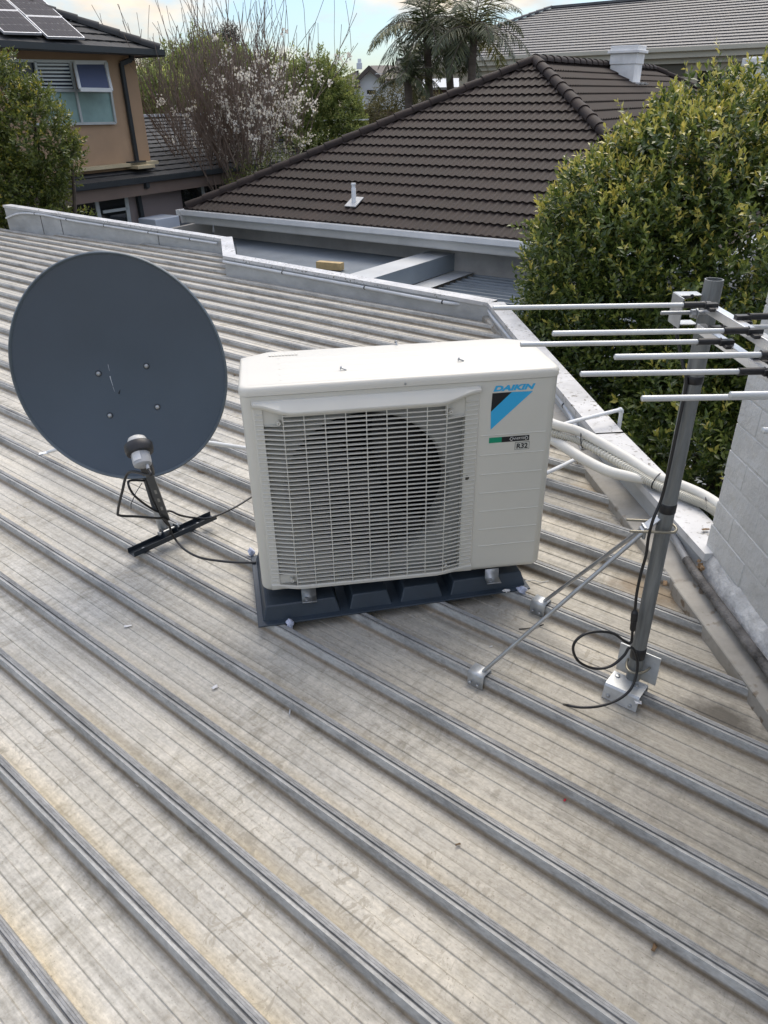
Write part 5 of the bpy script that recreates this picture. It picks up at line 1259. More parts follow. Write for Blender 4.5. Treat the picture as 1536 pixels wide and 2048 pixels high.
# downpipe, base flashing
m_ = MB(); pts = [at_y(262, 108, Yh - 0.35), at_y(263, 119, Yh - 0.35), fw(243, 127, 0.07), fw(243, 132, 0.07), fw(259, 230, 0.07), fw(274, 322, 0.07)]
for a, b in zip(pts[:-1], pts[1:]): m_.bar(a, b + unit(b - a) * 0.02, 0.09, 0.07, up=fn)
m_.build('downpipe', M_DG, lh, 0, bevel=0.004)
m_ = MB(); m_.box(fw(273, 326, 0.12), fe * 0.24, fn * 0.07, A(0, 0, 0.04)); m_.build('pipe_shoe', M_DG, lh, 0)
M_CRM = mat('cream flashing', (0.52, 0.44, 0.28), 0.6, 0, 0.15, 3)
m_ = MB(); m_.box(fw(222, 333, 0.10), fe * 1.35, fn * 0.09, A(0, 0, 0.035)); m_.box(fw(281, 333, 0.22), fe * 0.26, fn * 0.2, A(0, 0, 0.03)); m_.build('base_flashing', M_CRM, lh, 0)
# lower storey: skillion roof, gutter, wall with dark windows
zle = None
def lowpt(x, y, z): return at_z(x, y, z)
ZLE = -0.62
la_, lb2 = at_z(160, 372, ZLE), at_z(430, 340, ZLE)
off_l = float((la_ - Pw) @ fn)
print('lower eave offset from wall', off_l, float((lb2 - Pw) @ fn))
OUTL = max(0.6, min(1.6, off_l))
# put the lower eave in a plane parallel to the wall, OUTL in front of it
def lw(x, y, off): return on_plane(x, y, Pw + fn * off, fn)
La, Lb = lw(100, 378.5, OUTL), lw(470, 335.5, OUTL); zav = lw(300, 355.5, OUTL)[2]
La[2] = Lb[2] = zav
Lb = Lb + fe * 13.0; La = La - fe * 3
top_z = lw(330, 234, -4.2)[2]
lp_ = math.atan2(top_z - zav, OUTL + 4.2)
print('lower roof pitch', math.degrees(lp_), 'eave z', zav, 'ridge z', top_z)
ls = unit(-fn * math.cos(lp_) + A(0, 0, math.sin(lp_))); lN = unit(np.cross(fe, ls)); lN = lN if lN[2] > 0 else -lN
LLn = float(np.linalg.norm(Lb - La)); SLl = (OUTL + 4.2) / math.cos(lp_)
m_ = MB(); tile_face(m_, La, fe, ls, lN, int(SLl / 0.34) + 1, 0.34, lambda s: 0.0, lambda s: LLn - 0.95 * s, 0.33, 0.0, 0.032, 6, SLl, joints=0.03)
rb = La + ls * SLl; rr_ = La + fe * (LLn - 0.95 * SLl) + ls * SLl
m_.add([rb, rr_, rr_ - fn * 4 + A(0, 0, -1.6), rb - fn * 4 + A(0, 0, -1.6)], [(0, 1, 2, 3)]); m_.add([La + fe * LLn, rr_, rr_ - fn * 4 + A(0, 0, -1.6)], [(0, 1, 2)])
m_.build('lower_roof', M_DT, lh, 25)
m_ = MB(); m_.bar(rb + A(0, 0, 0.05), rr_ + A(0, 0, 0.05), 0.22, 0.07); m_.build('ridge_flashing', mat('pale ridge flashing', (0.5, 0.51, 0.52), 0.5), lh, 0)
m_ = MB(); gutter(m_, La + A(0, 0, 0.03), Lb + A(0, 0, 0.03), fn, 0.12, 0.12); m_.build('gutter', M_DG, lh, 0)
m_ = MB(); m_.prism([La + A(0, 0, -0.09), Lb + A(0, 0, -0.09), Lb + A(0, 0, -0.34), La + A(0, 0, -0.34)], -fn * 0.03); m_.build('fascia', M_EAV, lh, 0)
wo = OUTL - 0.35
m_ = MB(); a, b = La - fn * 0.35, Lb - fn * 0.35 - fe * 0.5
m_.prism([A(a[0], a[1], ZG), A(b[0], b[1], ZG), A(*(b - fn * 6)[:2], ZG), A(*(a - fn * 6)[:2], ZG)], A(0, 0, zav - 0.3 - ZG)); m_.build('lower_wall', M_MAU, lh, 0)
def lpoly(m_, pts, off, th): m_.prism([lw(x, y, wo + off) for x, y in pts], fn * th)
for pts in ([(138, 384), (245, 366), (262, 470), (148, 470)], [(358, 358), (430, 345), (445, 440), (372, 452)]):
    m_ = MB(); lpoly(m_, pts, 0.012, 0.02); w2 = m_.build('window', MT['glass'], lh, 0)
    m_ = MB()
    xs = ((187, 378, 205, 470), (247, 366, 262, 470)) if pts[0][0] < 200 else ((400, 352, 416, 446),)
    for x0, y0, x1, y1 in xs:
        a, b = lw(x0, y0, wo + 0.03), lw(x1, y1, wo + 0.03); m_.bar(a, b, 0.10, 0.05, up=fn)
    if pts[0][0] < 200:
        a, b = lw(205, 424, wo + 0.03), lw(254, 417, wo + 0.03); m_.bar(a, b, 0.06, 0.05, up=fn)
    m_.build('frame', M_SIL, w2, 0)
m_ = MB(); pts = [lw(293, 359, OUTL + 0.05), lw(294, 373, OUTL + 0.05), lw(274, 380, wo + 0.07), lw(275, 384, wo + 0.07), lw(292, 480, wo + 0.07)]
for a, b in zip(pts[:-1], pts[1:]): m_.bar(a, b + unit(b - a) * 0.02, 0.10, 0.08, up=fn)
m_.build('downpipe', M_DG, lh, 0)
p = lw(318, 440, wo + 0.5); m_ = MB(); m_.box(p + A(0, 0, -0.35), fe * 0.38, fn * 0.28, A(0, 0, 0.42)); wu = m_.build('white_cabinet', mat('pale bluish cabinet', (0.5, 0.55, 0.62), 0.4), None, 0, bevel=0.02)
tag(wu, 'pale white cabinet at the foot of the mauve wall beyond the parapet', 'cabinet')

# ------------------------------------------------------------------ large grey roofed house behind on the right
zge = 3.0
q0, q1 = at_z(998, 115, zge), at_z(1536, 88.7, zge)
ge = unit(q1 - q0); gn = A(-ge[1], ge[0], 0); gp = math.radians(22); gsl = gn * math.cos(gp) + A(0, 0, math.sin(gp)); gNn = unit(np.cross(ge, gsl))
gr0 = on_plane(1103, 17, q0, gNn)
SLg = float((gr0 - q0) @ gsl)
gO = q0 - ge * (float((q0 - gr0) @ ge) + SLg * math.cos(gp))
GLn = 26.0
gh = thing('grey_roofed_house', gO + A(0, 0, ZG - zge), 'large cream two storey house with a long grey slate tile roof at the upper right', 'house')
M_GT = mat('grey slate tile', (0.085, 0.088, 0.095), 0.55, 0, 0.2, 0.8, 0.05, 20, col2=(0.125, 0.128, 0.136))
m_ = MB(); kc = math.cos(gp)
tile_face(m_, gO, ge, gsl, gNn, int(SLg / 0.33) + 1, 0.33, lambda s: kc * s, lambda s: GLn, 0.33, 0.006, 0.045, 6, SLg, joints=0.02)
rA = gO + ge * kc * SLg + gsl * SLg - 0 * gn; rA = gO + gsl * SLg + ge * kc * SLg
bk = gO + gn * 2 * kc * SLg
m_.add([gO, rA, bk], [(0, 1, 2)]); m_.add([rA, rA + ge * (GLn - kc * SLg), bk + ge * GLn, bk], [(0, 1, 2, 3)])
groof = m_.build('roof', M_GT, gh, 25)
m_ = MB(); cap_run(m_, gO + A(0, 0, 0.05), rA + A(0, 0, 0.05), 0.4, 0.11); m_.build('hip_capping', M_GT, groof, 40)
m_ = MB(); m_.bar(rA + A(0, 0, 0.06), rA + ge * (GLn - kc * SLg) + A(0, 0, 0.06), 0.26, 0.10); m_.build('ridge_capping', M_GT, groof, 0)
M_CREAM = mat('cream render', (0.42, 0.385, 0.30), 0.85, 0, 0.06, 0.5); M_CG = mat('cream gutter', (0.50, 0.48, 0.40), 0.5, 0, 0.05, 1)
m_ = MB(); gutter(m_, gO + A(0, 0, 0.06), gO + ge * GLn + A(0, 0, 0.06), -gn, 0.17, 0.15); m_.build('gutter', M_CG, gh, 0)
m_ = MB(); m_.prism([gO + gn * 0.02 + A(0, 0, -0.10), gO + gn * 0.02 + ge * GLn + A(0, 0, -0.10), gO + gn * 0.02 + ge * GLn + A(0, 0, -0.32), gO + gn * 0.02 + A(0, 0, -0.32)], gn * 0.06)
m_.prism([gO + gn * 0.3 + A(0, 0, -0.32), gO + gn * 0.3 + ge * GLn + A(0, 0, -0.32), gO + gn * 0.3 + ge * GLn + A(0, 0, -0.52), gO + gn * 0.3 + A(0, 0, -0.52)], gn * 0.06); m_.build('eave', M_CG, gh, 0)
m_ = MB(); i_ = 0.5; p0 = gO + ge * i_ + gn * i_
m_.prism([A(p[0], p[1], ZG) for p in (p0, p0 + ge * (GLn - 1), p0 + ge * (GLn - 1) + gn * 6, p0 + gn * 6)], A(0, 0, zge - 0.12 - ZG)); m_.build('wall', M_CREAM, gh, 0)
def gw(x, y, off=0.0): return on_plane(x, y, p0 - gn * off, -gn)
m_ = MB(); m_.prism([gw(1270, 127, 0.015), gw(1372, 124, 0.015), gw(1369, 152, 0.015), gw(1268, 152, 0.015)], -gn * 0.02); m_.build('recess', mat('olive shade recess', (0.10, 0.095, 0.075), 0.8), gh, 0)
m_ = MB(); m_.prism([gw(1395, 142, 0.015), gw(1536, 138, 0.015), gw(1536, 185, 0.015), gw(1395, 185, 0.015)], -gn * 0.02); w_ = m_.build('window', MT['glass'], gh, 0)
m_ = MB(); m_.bar(gw(1448, 140, 0.05), gw(1448, 190, 0.05), 0.22, 0.06, up=gn); m_.build('frame', M_CREAM, w_, 0)
m_ = MB(); m_.prism([gw(948, 158, 0.015), gw(990, 156, 0.015), gw(990, 200, 0.015), gw(948, 200, 0.015)], -gn * 0.02); w_ = m_.build('window', MT['glass'], gh, 0)
m_ = MB(); m_.bar(gw(946, 160, 0.05), gw(992, 158, 0.05), 0.12, 0.06, up=gn); m_.bar(gw(947, 160, 0.05), gw(947, 200, 0.05), 0.12, 0.06, up=gn); m_.build('frame', M_CREAM, w_, 0)
# white chimney stack at the far right edge
cp = at_y(1528, 180, 15.0); c2 = thing('chimney', cp, 'white painted chimney at the right edge of the photo behind the leafy tree', 'chimney')
ztop = at_y(1528, 112, 15.0)[2]
m_ = MB(); m_.box(A(cp[0] + 0.15, cp[1] + 0.3, (ztop - 2.5) / 2 - 0.0), he * 0.36, hn * 0.3, A(0, 0, (ztop + 2.5) / 2)); m_.build('shaft', M_CH, c2, 0, bevel=0.01)
m_ = MB(); m_.box(A(cp[0] + 0.15, cp[1] + 0.3, ztop - 0.08), he * 0.42, hn * 0.36, A(0, 0, 0.06)); m_.build('cornice', M_CH, c2, 0, bevel=0.01)

# ------------------------------------------------------------------ distant white house, terracotta roof, small roof, fence
YD = 52.0
def dd_(x, y, Y=YD): return at_y(x, y, Y)
wh = thing('white_house', dd_(740, 215), 'distant pale white gabled house with a brown tile roof left of the palms', 'house')
M_WH = mat('pale blue white weatherboard', (0.66, 0.71, 0.76), 0.7, 0, 0.05, 0.5); M_FT = mat('far brown tile', (0.09, 0.075, 0.066), 0.7, 0, 0.25, 1.5)
bk = A(0.3, 5.0, 0)
m_ = MB(); m_.prism([dd_(717, 225), dd_(812, 225), dd_(812, 158), dd_(768, 158), dd_(741, 136), dd_(717, 160)], bk); m_.build('wall', M_WH, wh, 0)
m_ = MB()
for a, b in (((709, 160), (738, 131)), ((738, 131), (772, 161))):
    p, q = dd_(*a) - A(0, .5, 0), dd_(*b) - A(0, .5, 0); u_ = unit(np.cross(q - p, (0, 1, 0))); m_.prism([p, q, q - u_ * 0.22, p - u_ * 0.22], bk + A(0, .8, 0))
p, q, r, s_ = dd_(741, 131, YD + 2), dd_(800, 130, YD + 2), dd_(808, 158, YD - 1), dd_(766, 158, YD - 1); m_.prism([p, q, r, s_], A(0, 0.1, -0.1))
p, q, r, s_ = dd_(690, 152, YD), dd_(717, 140, YD + 1.5), dd_(721, 172, YD - 1), dd_(686, 174, YD - 1); m_.prism([p, q, r, s_], A(0, 0.1, -0.1))
wr = m_.build('roof', M_FT, wh, 0)
m_ = MB(); m_.prism([dd_(713, 138, YD + 1), dd_(724, 138, YD + 1), dd_(724, 126, YD + 1), dd_(713, 126, YD + 1)], A(0, 0.5, 0)); m_.lathe(dd_(719, 127, YD + 1.2), (0, 0, 1), [(0.13, -0.1), (0.11, 0.25)], 10); m_.build('chimney', M_WH, wr, 0)
m_ = MB(); m_.prism([dd_(734, 180, YD - .05), dd_(751, 180, YD - .05), dd_(751, 189, YD - .05), dd_(734, 189, YD - .05)], A(0, 0.1, 0)); w_ = m_.build('window', MT['glass'], wh, 0)
m_ = MB(); m_.bar(dd_(732, 190, YD - .1), dd_(753, 190, YD - .1), 0.1, 0.1); m_.build('sill', M_WH, w_, 0)
m_ = MB(); m_.prism([dd_(690, 176), dd_(716, 176), dd_(716, 225), dd_(690, 225)], bk); m_.build('side_wing', M_WH, wh, 0)
# small aerial on a pole beside it
for (x0, xm, x1, y, yb, Y, lab) in ((645, 690, 738, 241, 275, 24.0, 'thin white TV aerial on a pole in front of the distant green tree'), (750, 772, 792, 148, 185, 45.0, 'thin white TV aerial in front of the gable of the distant white house')):
    t_ = thing('tv_aerial', at_y(xm, yb, Y), lab, 'aerial', 'distant aerials'); m_ = MB(); m_.bar(at_y(x0, y, Y), at_y(x1, y - 2, Y), 0.03, 0.03); m_.build('boom', M_EL, t_, 0)
    m_ = MB(); m_.tube([at_y(xm, yb + 15, Y), at_y(xm, y - 4, Y)], 0.02, 6); m_.build('pole', M_EL, t_, 0)
    for k in range(5):
        x = x0 + (x1 - x0) * (k + 0.5) / 5; c = at_y(x, y - 1, Y); m_ = MB(); m_.bar(c - A(0.05, 0.35, 0), c + A(0.05, 0.35, 0), 0.02, 0.02); m_.build('element', M_EL, t_, 0)
m_ = MB(); m_.prism([at_y(268, 196, 44), at_y(302, 206, 44), at_y(312, 160, 48), at_y(268, 158, 48)], A(0, 0.1, -0.15)); rt = thing('terracotta_house', at_y(285, 200, 46), 'far terracotta tiled roof showing between the tan house and green trees', 'house'); m_.build('roof', mat('terracotta tile', (0.30, 0.085, 0.055), 0.75, 0, 0.2, 1.2), rt, 0)
m_ = MB(); m_.prism([at_y(268, 198, 44.5), at_y(300, 207, 44.5), at_y(300, 250, 44.5), at_y(268, 250, 44.5)], A(0, 3, 0)); m_.build('wall', M_CREAM, rt, 0)
sr = thing('dark_roofed_house', at_y(300, 232, 30), 'small dark tiled roof peeping out behind the tan house above its lower roof', 'house')
m_ = MB(); m_.prism([at_y(283, 233, 30), at_y(325, 233, 30), at_y(286, 196, 33), at_y(280, 196, 33)], A(0, 0.3, -0.1)); m_.build('roof', M_DT, sr, 0)
m_ = MB(); m_.prism([at_y(281, 236, 30.3), at_y(322, 236, 30.3), at_y(322, 300, 30.3), at_y(281, 300, 30.3)], A(0, 2, 0)); m_.build('wall', M_MAU, sr, 0)
fb_ = thing('brick_fence', at_y(740, 240, 40), 'far low brown brick fence below the distant white house', 'fence')
m_ = MB(); m_.prism([at_y(700, 222, 40), at_y(800, 220, 40), at_y(800, 262, 40), at_y(700, 262, 40)], A(0, 0.3, 0)); m_.build('wall', mat('far brick', (0.17, 0.12, 0.095), 0.9, 0, 0.25, 3), fb_, 0)
m_ = MB(); m_.prism([at_y(698, 220, 39.95), at_y(802, 218, 39.95), at_y(802, 222, 39.95), at_y(698, 224, 39.95)], A(0, 0.4, 0)); m_.build('coping', M_FT, fb_, 0)
ow = thing('outbuilding', at_y(905, 205, 38), 'far low outbuilding with a pale roof seen between the palm trunks', 'shed')
m_ = MB(); m_.prism([at_y(845, 175, 38), at_y(918, 174, 38), at_y(918, 156, 41), at_y(845, 158, 41)], A(0, 0.1, -0.1)); m_.build('roof', mat('far pale roof', (0.42, 0.45, 0.48), 0.5), ow, 0)
m_ = MB(); m_.prism([at_y(850, 175, 38.3), at_y(915, 174, 38.3), at_y(915, 240, 38.3), at_y(850, 240, 38.3)], A(0, 2.5, 0)); m_.build('wall', mat('far dark brick', (0.11, 0.07, 0.055), 0.9, 0, 0.2, 2), ow, 0)
# grey garden wall end, seen under the brown gutter at the left corner
gwl = thing('garden_wall', at_y(430, 470, 13.2), 'grey rendered garden wall under the left end of the white gutter', 'wall')
m_ = MB(); m_.prism([at_y(340, 458, 17.6), at_y(425, 440, 17.2), at_y(425, 520, 17.2), at_y(340, 520, 17.6)], A(-0.05, 0.12, 0)); m_.build('wall', M_REN, gwl, 0)

# ================================================================== VEGETATION
def leaf_mesh(name, base, axis, up, ln, wd, tint, m, parent, curl=0.18):
    n = len(base); side = np.cross(axis, up); side /= np.linalg.norm(side, axis=1, keepdims=True) + 1e-9
    nu = np.cross(side, axis)
    ln = ln[:, None]; wd = wd[:, None]
    v = np.empty((n, 5, 3))
    v[:, 0] = base
    v[:, 1] = base + axis * ln * 0.5 + side * wd * 0.5 + nu * wd * curl
    v[:, 2] = base + axis * ln - nu * ln * 0.08
    v[:, 3] = base + axis * ln * 0.5 - side * wd * 0.5 + nu * wd * curl
    v[:, 4] = base + axis * ln * 0.52
    f = np.array([[0, 1, 4], [1, 2, 4], [2, 3, 4], [3, 0, 4]])
    F_ = (np.arange(n)[:, None, None] * 5 + f[None]).reshape(-1, 3)
    vv = v.reshape(-1, 3)
    if FR['T'] is not None: vv = (vv - CAM) @ FR['T'].T + CAM
    off = np.array(parent.get('_w', (0, 0, 0)), float) if parent is not None else np.zeros(3)
    vv = vv - off
    me = bpy.data.meshes.new(name); me.vertices.add(len(vv)); me.vertices.foreach_set('co', vv.ravel())
    me.loops.add(len(F_) * 3); me.loops.foreach_set('vertex_index', F_.ravel().astype(np.int32))
    me.polygons.add(len(F_)); me.polygons.foreach_set('loop_start', np.arange(0, len(F_) * 3, 3, dtype=np.int32)); me.polygons.foreach_set('loop_total', np.full(len(F_), 3, dtype=np.int32))
    at = me.attributes.new('tint', 'FLOAT', 'FACE'); at.data.foreach_set('value', np.repeat(tint, 4).astype(np.float32))
    me.materials.append(m); me.update(calc_edges=True)
    o = bpy.data.objects.new(name, me); COL.objects.link(o)
    if parent is not None: o.parent = parent
    return o
def nrm(v): return v / (np.linalg.norm(v, axis=-1, keepdims=True) + 1e-9)
def crown(blobs, n_sprig, per, ln, wd, lean=0.5, depth=0.3, sprig=0.16, seed=1, lump=0.22, tip_new=0.25, new_z=(-9, -8), up_only=False, tuft=0.0):
    r = np.random.default_rng(seed)
    vol = np.array([(b[3] * b[4] + b[4] * b[5] + b[3] * b[5]) for b in blobs]); pick = r.choice(len(blobs), n_sprig, p=vol / vol.sum())
    B = np.array(blobs)[pick]; c, R = B[:, :3], B[:, 3:6]
    d = nrm(r.standard_normal((n_sprig, 3)))
    toc = nrm(np.array([0, 0, 2.5]) - c); dt = (d * toc).sum(1); d = np.where((dt < -0.25)[:, None], d - 2 * dt[:, None] * toc, d)
    lumpv = 1 + lump * (np.sin(d[:, 0] * 5 + c[:, 0]) * np.sin(d[:, 1] * 6 + 1.3 + c[:, 1]) + 0.6 * np.sin(d[:, 2] * 9 + 0.5) * np.sin(d[:, 0] * 11 + 2))
    rad = (1 - depth * r.random(n_sprig) ** 1.6) * lumpv + tuft * np.maximum(0, r.standard_normal(n_sprig) - 1.2)
    p = c + d * R * rad[:, None]
    # drop sprigs buried deep in another blob
    keep = np.ones(n_sprig, bool)
    for b in blobs:
        q = (p - np.array(b[:3])) / np.array(b[3:6]); keep &= ~((q * q).sum(1) < 0.42)
    p, d, R, rad = p[keep], d[keep], R[keep], rad[keep]; n = len(p)
    out = nrm(d / R)
    ax = nrm(out * (1 - lean) + np.array([0, 0, 1]) * lean + 0.35 * r.standard_normal((n, 3)))
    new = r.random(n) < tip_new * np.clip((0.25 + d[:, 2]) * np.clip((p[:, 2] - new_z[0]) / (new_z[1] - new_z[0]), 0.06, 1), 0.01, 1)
    base, axis, up, L_, W_, T_ = [], [], [], [], [], []
    a1 = nrm(np.cross(ax, r.standard_normal((n, 3)))); a2 = np.cross(ax, a1)
    sl_ = sprig * (0.6 + 0.8 * r.random(n))
    for k in range(per):
        t = (k + 0.5) / per; ang = k * 2.4 + r.random(n) * 0.8
        rd_ = a1 * np.cos(ang)[:, None] + a2 * np.sin(ang)[:, None]
        op = 1.15 - 0.75 * t + 0.25 * r.standard_normal(n)
        la_ = nrm(ax * np.cos(op)[:, None] + rd_ * np.sin(op)[:, None] - np.array([0, 0, 0.12]) * (1 - t))
        base.append(p + ax * (sl_ * (t - 0.6))[:, None]); axis.append(la_); up.append(nrm(ax - rd_ * 0.5 + 0.3 * r.standard_normal((n, 3))))
        sc = (1.0 - 0.35 * t) * (0.75 + 0.5 * r.random(n)); L_.append(ln * sc); W_.append(wd * sc)
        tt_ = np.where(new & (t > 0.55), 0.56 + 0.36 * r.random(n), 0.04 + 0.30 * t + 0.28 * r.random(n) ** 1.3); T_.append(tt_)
    return [np.concatenate(x) for x in (base, axis, up, L_, W_, T_)]
def branches(mb, root, tops, r0, r1, seed=3, n=7):
    r = np.random.default_rng(seed); root = A(*root)
    for t_ in tops:
        t_ = A(*t_); m1 = root + (t_ - root) * 0.4 + A(*(0.12 * r.standard_normal(3))); m2 = root + (t_ - root) * 0.75 + A(*(0.15 * r.standard_normal(3)))
        sp_ = spline([root, m1, m2, t_], 4); mb.tube(sp_, [r0 + (r1 - r0) * i / (len(sp_) - 1) for i in range(len(sp_))], n)
M_BARK = mat('brown grey bark', (0.085, 0.065, 0.05), 0.85, 0, 0.3, 10, 0.3, 40)

# big leafy tree hard against the parapet on the right
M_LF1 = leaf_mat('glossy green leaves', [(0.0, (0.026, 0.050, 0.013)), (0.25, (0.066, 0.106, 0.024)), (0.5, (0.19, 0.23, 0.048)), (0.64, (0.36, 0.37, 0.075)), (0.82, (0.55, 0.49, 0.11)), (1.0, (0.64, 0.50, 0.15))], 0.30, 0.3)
bt = thing('leafy_tree', (2.6, 4.6, ZG), 'tall glossy green tree with yellow new shoots crowding the parapet on the right', 'tree')
bl1 = [(2.68, 5.3, 0.02, 1.42, 1.6, 1.42), (1.74, 5.35, 0.0, 0.76, 1.0, 1.1), (1.62, 5.4, 0.32, 0.50, 0.8, 0.74), (2.15, 5.4, 0.80, 0.55, 0.8, 0.62), (1.58, 5.35, -0.75, 0.70, 1.1, 1.0), (4.05, 5.2, -0.25, 1.35, 1.6, 1.4), (2.95, 5.1, 0.62, 0.62, 0.9, 0.80), (3.7, 4.4, -0.2, 1.0, 1.0, 1.05), (2.15, 4.0, -1.05, 0.85, 1.2, 1.15), (3.1, 4.2, -0.5, 1.3, 1.3, 1.3), (2.6, 3.0, -1.5, 1.15, 1.2, 1.2), (3.6, 3.2, -0.9, 1.3, 1.2, 1.3), (4.6, 3.9, -0.3, 1.2, 1.4, 1.45), (1.8, 5.6, -2.2, 0.8, 1.3, 1.2)]
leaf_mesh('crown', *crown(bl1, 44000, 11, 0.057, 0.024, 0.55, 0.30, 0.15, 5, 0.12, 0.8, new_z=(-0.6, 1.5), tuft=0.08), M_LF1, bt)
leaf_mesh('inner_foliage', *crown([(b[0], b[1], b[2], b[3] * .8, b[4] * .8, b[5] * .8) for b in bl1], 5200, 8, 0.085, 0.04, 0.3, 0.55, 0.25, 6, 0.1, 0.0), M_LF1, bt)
m_ = MB(); branches(m_, (2.9, 4.7, ZG), [(b[0], b[1], b[2] + 0.3 * b[5]) for b in bl1], 0.07, 0.012); m_.build('trunk', M_BARK, bt, 60)

# bushy tree at the left beyond the parapet
M_LF2 = leaf_mat('olive green leaves', [(0.0, (0.045, 0.07, 0.02)), (0.3, (0.105, 0.135, 0.03)), (0.5, (0.19, 0.215, 0.045)), (0.66, (0.34, 0.32, 0.05)), (0.85, (0.48, 0.38, 0.06)), (1.0, (0.46, 0.26, 0.09))], 0.30, 0.35)
def P_(x, y, Y): return at_y(x, y, Y)
YL = 13.2
c0 = P_(30, 330, YL)
lt = thing('leafy_tree', (c0[0], c0[1], ZG), 'dense dark green tree with some yellow leaves before the tan house at the left edge', 'tree')
def blob_px(x, y, Y, rx, ry, rz): p = P_(x, y, Y); return (p[0], p[1], p[2], rx, ry, rz)
bl2 = [blob_px(10, 240, YL, 0.62, 0.8, 0.95), blob_px(-60, 190, YL + .3, 0.8, 1.0, 0.9), blob_px(75, 275, YL - .2, 0.60, 0.7, 0.75), blob_px(92, 330, YL, 0.42, 0.6, 0.58), blob_px(30, 385, YL - .2, 0.72, 0.8, 0.75), blob_px(-30, 400, YL - .4, 0.9, 0.9, 1.1), blob_px(68, 412, YL + .2, 0.42, 0.6, 0.7), blob_px(140, 292, YL - .1, 0.22, 0.3, 0.22), blob_px(70, 220, YL, 0.30, 0.4, 0.35), blob_px(-120, 320, YL, 1.2, 1.2, 1.6), blob_px(50, 500, YL, 1.1, 1.0, 1.0)]
leaf_mesh('crown', *crown(bl2, 9000, 10, 0.085, 0.036, 0.35, 0.4, 0.20, 8, 0.2, 0.22, tuft=0.05), M_LF2, lt)
m_ = MB(); branches(m_, (c0[0], c0[1], ZG), [b[:3] for b in bl2], 0.09, 0.012); m_.build('trunk', M_BARK, lt, 60)

# distant green trees
def far_tree(pxs, Y, n, per, ln, wd, label, m, seed, group='distant green trees', tip=0.2):
    bl = [blob_px(x, y, Y + dy, rx, rx, rz) for x, y, dy, rx, rz in pxs]
    t = thing('tree', (bl[0][0], bl[0][1], ZG), label, 'tree', group)
    leaf_mesh('crown', *crown(bl, n, per, ln, wd, 0.35, 0.5, ln * 2.5, seed, 0.25, tip), m, t)
    q = MB(); branches(q, (bl[0][0], bl[0][1], ZG), [b[:3] for b in bl], 0.12, 0.03, n=5); q.build('trunk', M_BARK, t, 60); return t
M_LF3 = leaf_mat('fresh green leaves', [(0.0, (0.11, 0.15, 0.04)), (0.4, (0.24, 0.29, 0.08)), (0.65, (0.40, 0.41, 0.13)), (1.0, (0.52, 0.50, 0.20))], 0.5, 0.5)
M_LF4 = leaf_mat('dark conifer needles', [(0.0, (0.03, 0.034, 0.02)), (0.5, (0.07, 0.072, 0.045)), (1.0, (0.12, 0.12, 0.07))], 0.6, 0.1)
far_tree([(650, 200, 0, 0.85, 1.15), (685, 235, -.5, 0.65, 0.9), (620, 190, 0.5, 0.8, 0.95), (675, 270, -.5, 0.9, 0.8), (640, 245, -.3, 1.0, 1.1), (600, 225, 1, 0.9, 1.2), (700, 262, -.4, 0.5, 0.6)], 25, 11000, 9, 0.10, 0.042, 'rounded green tree on the right of the bare blossoming tree', M_LF3, 21)
far_tree([(320, 195, -6, 1.0, 0.9), (345, 215, -6, 1.1, 0.8), (340, 175, 0, 1.3, 1.4), (375, 200, 0, 1.4, 1.5), (325, 210, -.5, 1.0, 1.0), (410, 160, 1, 1.5, 1.6), (360, 240, 0, 1.6, 1.2), (440, 200, 1, 1.6, 1.8), (500, 190, 1, 1.5, 1.6), (550, 200, 1, 1.4, 1.6)], 34, 9000, 8, 0.18, 0.075, 'broad green tree on the left, behind the bare blossoming tree', M_LF3, 22)
far_tree([(410, 108, 0, 1.1, 0.8), (440, 95, 0, 1.2, 0.9), (462, 80, 0, 0.7, 1.0), (450, 120, 0, 1.4, 0.9), (385, 108, 0, 0.7, 0.4)], 60, 1900, 8, 0.24, 0.06, 'tall dark conifer far behind the bare blossoming tree', M_LF4, 23, tip=0.0)
far_tree([(298, 150, 0, 1.5, 1.2), (320, 140, 0, 1.2, 1.3), (280, 165, 0, 1.6, 1.0)], 58, 1100, 7, 0.26, 0.05, 'far thin olive tree just right of the tan house wall', leaf_mat('olive haze leaves', [(0, (0.10, 0.10, 0.05)), (1, (0.24, 0.22, 0.11))], 0.7, 0.3), 24)
far_tree([(790, 215, 0, 1.1, 0.9), (835, 215, 0, 1.0, 0.8), (765, 235, -1, 0.9, 0.6), (720, 240, -1, 0.8, 0.5)], 34, 1500, 7, 0.16, 0.05, 'low yellow green shrubs below the palms and the distant white house', leaf_mat('yellow green shrub', [(0, (0.07, 0.075, 0.03)), (1, (0.26, 0.22, 0.08))], 0.7, 0.3), 25)
far_tree([(560, 345, 0, 1.2, 0.5), (610, 310, 0, 0.9, 0.5), (500, 380, 0, 0.8, 0.5)], 20.0, 900, 7, 0.07, 0.03, 'dark low hedge behind the left hip of the brown roof', M_LF2, 26, tip=0.0)

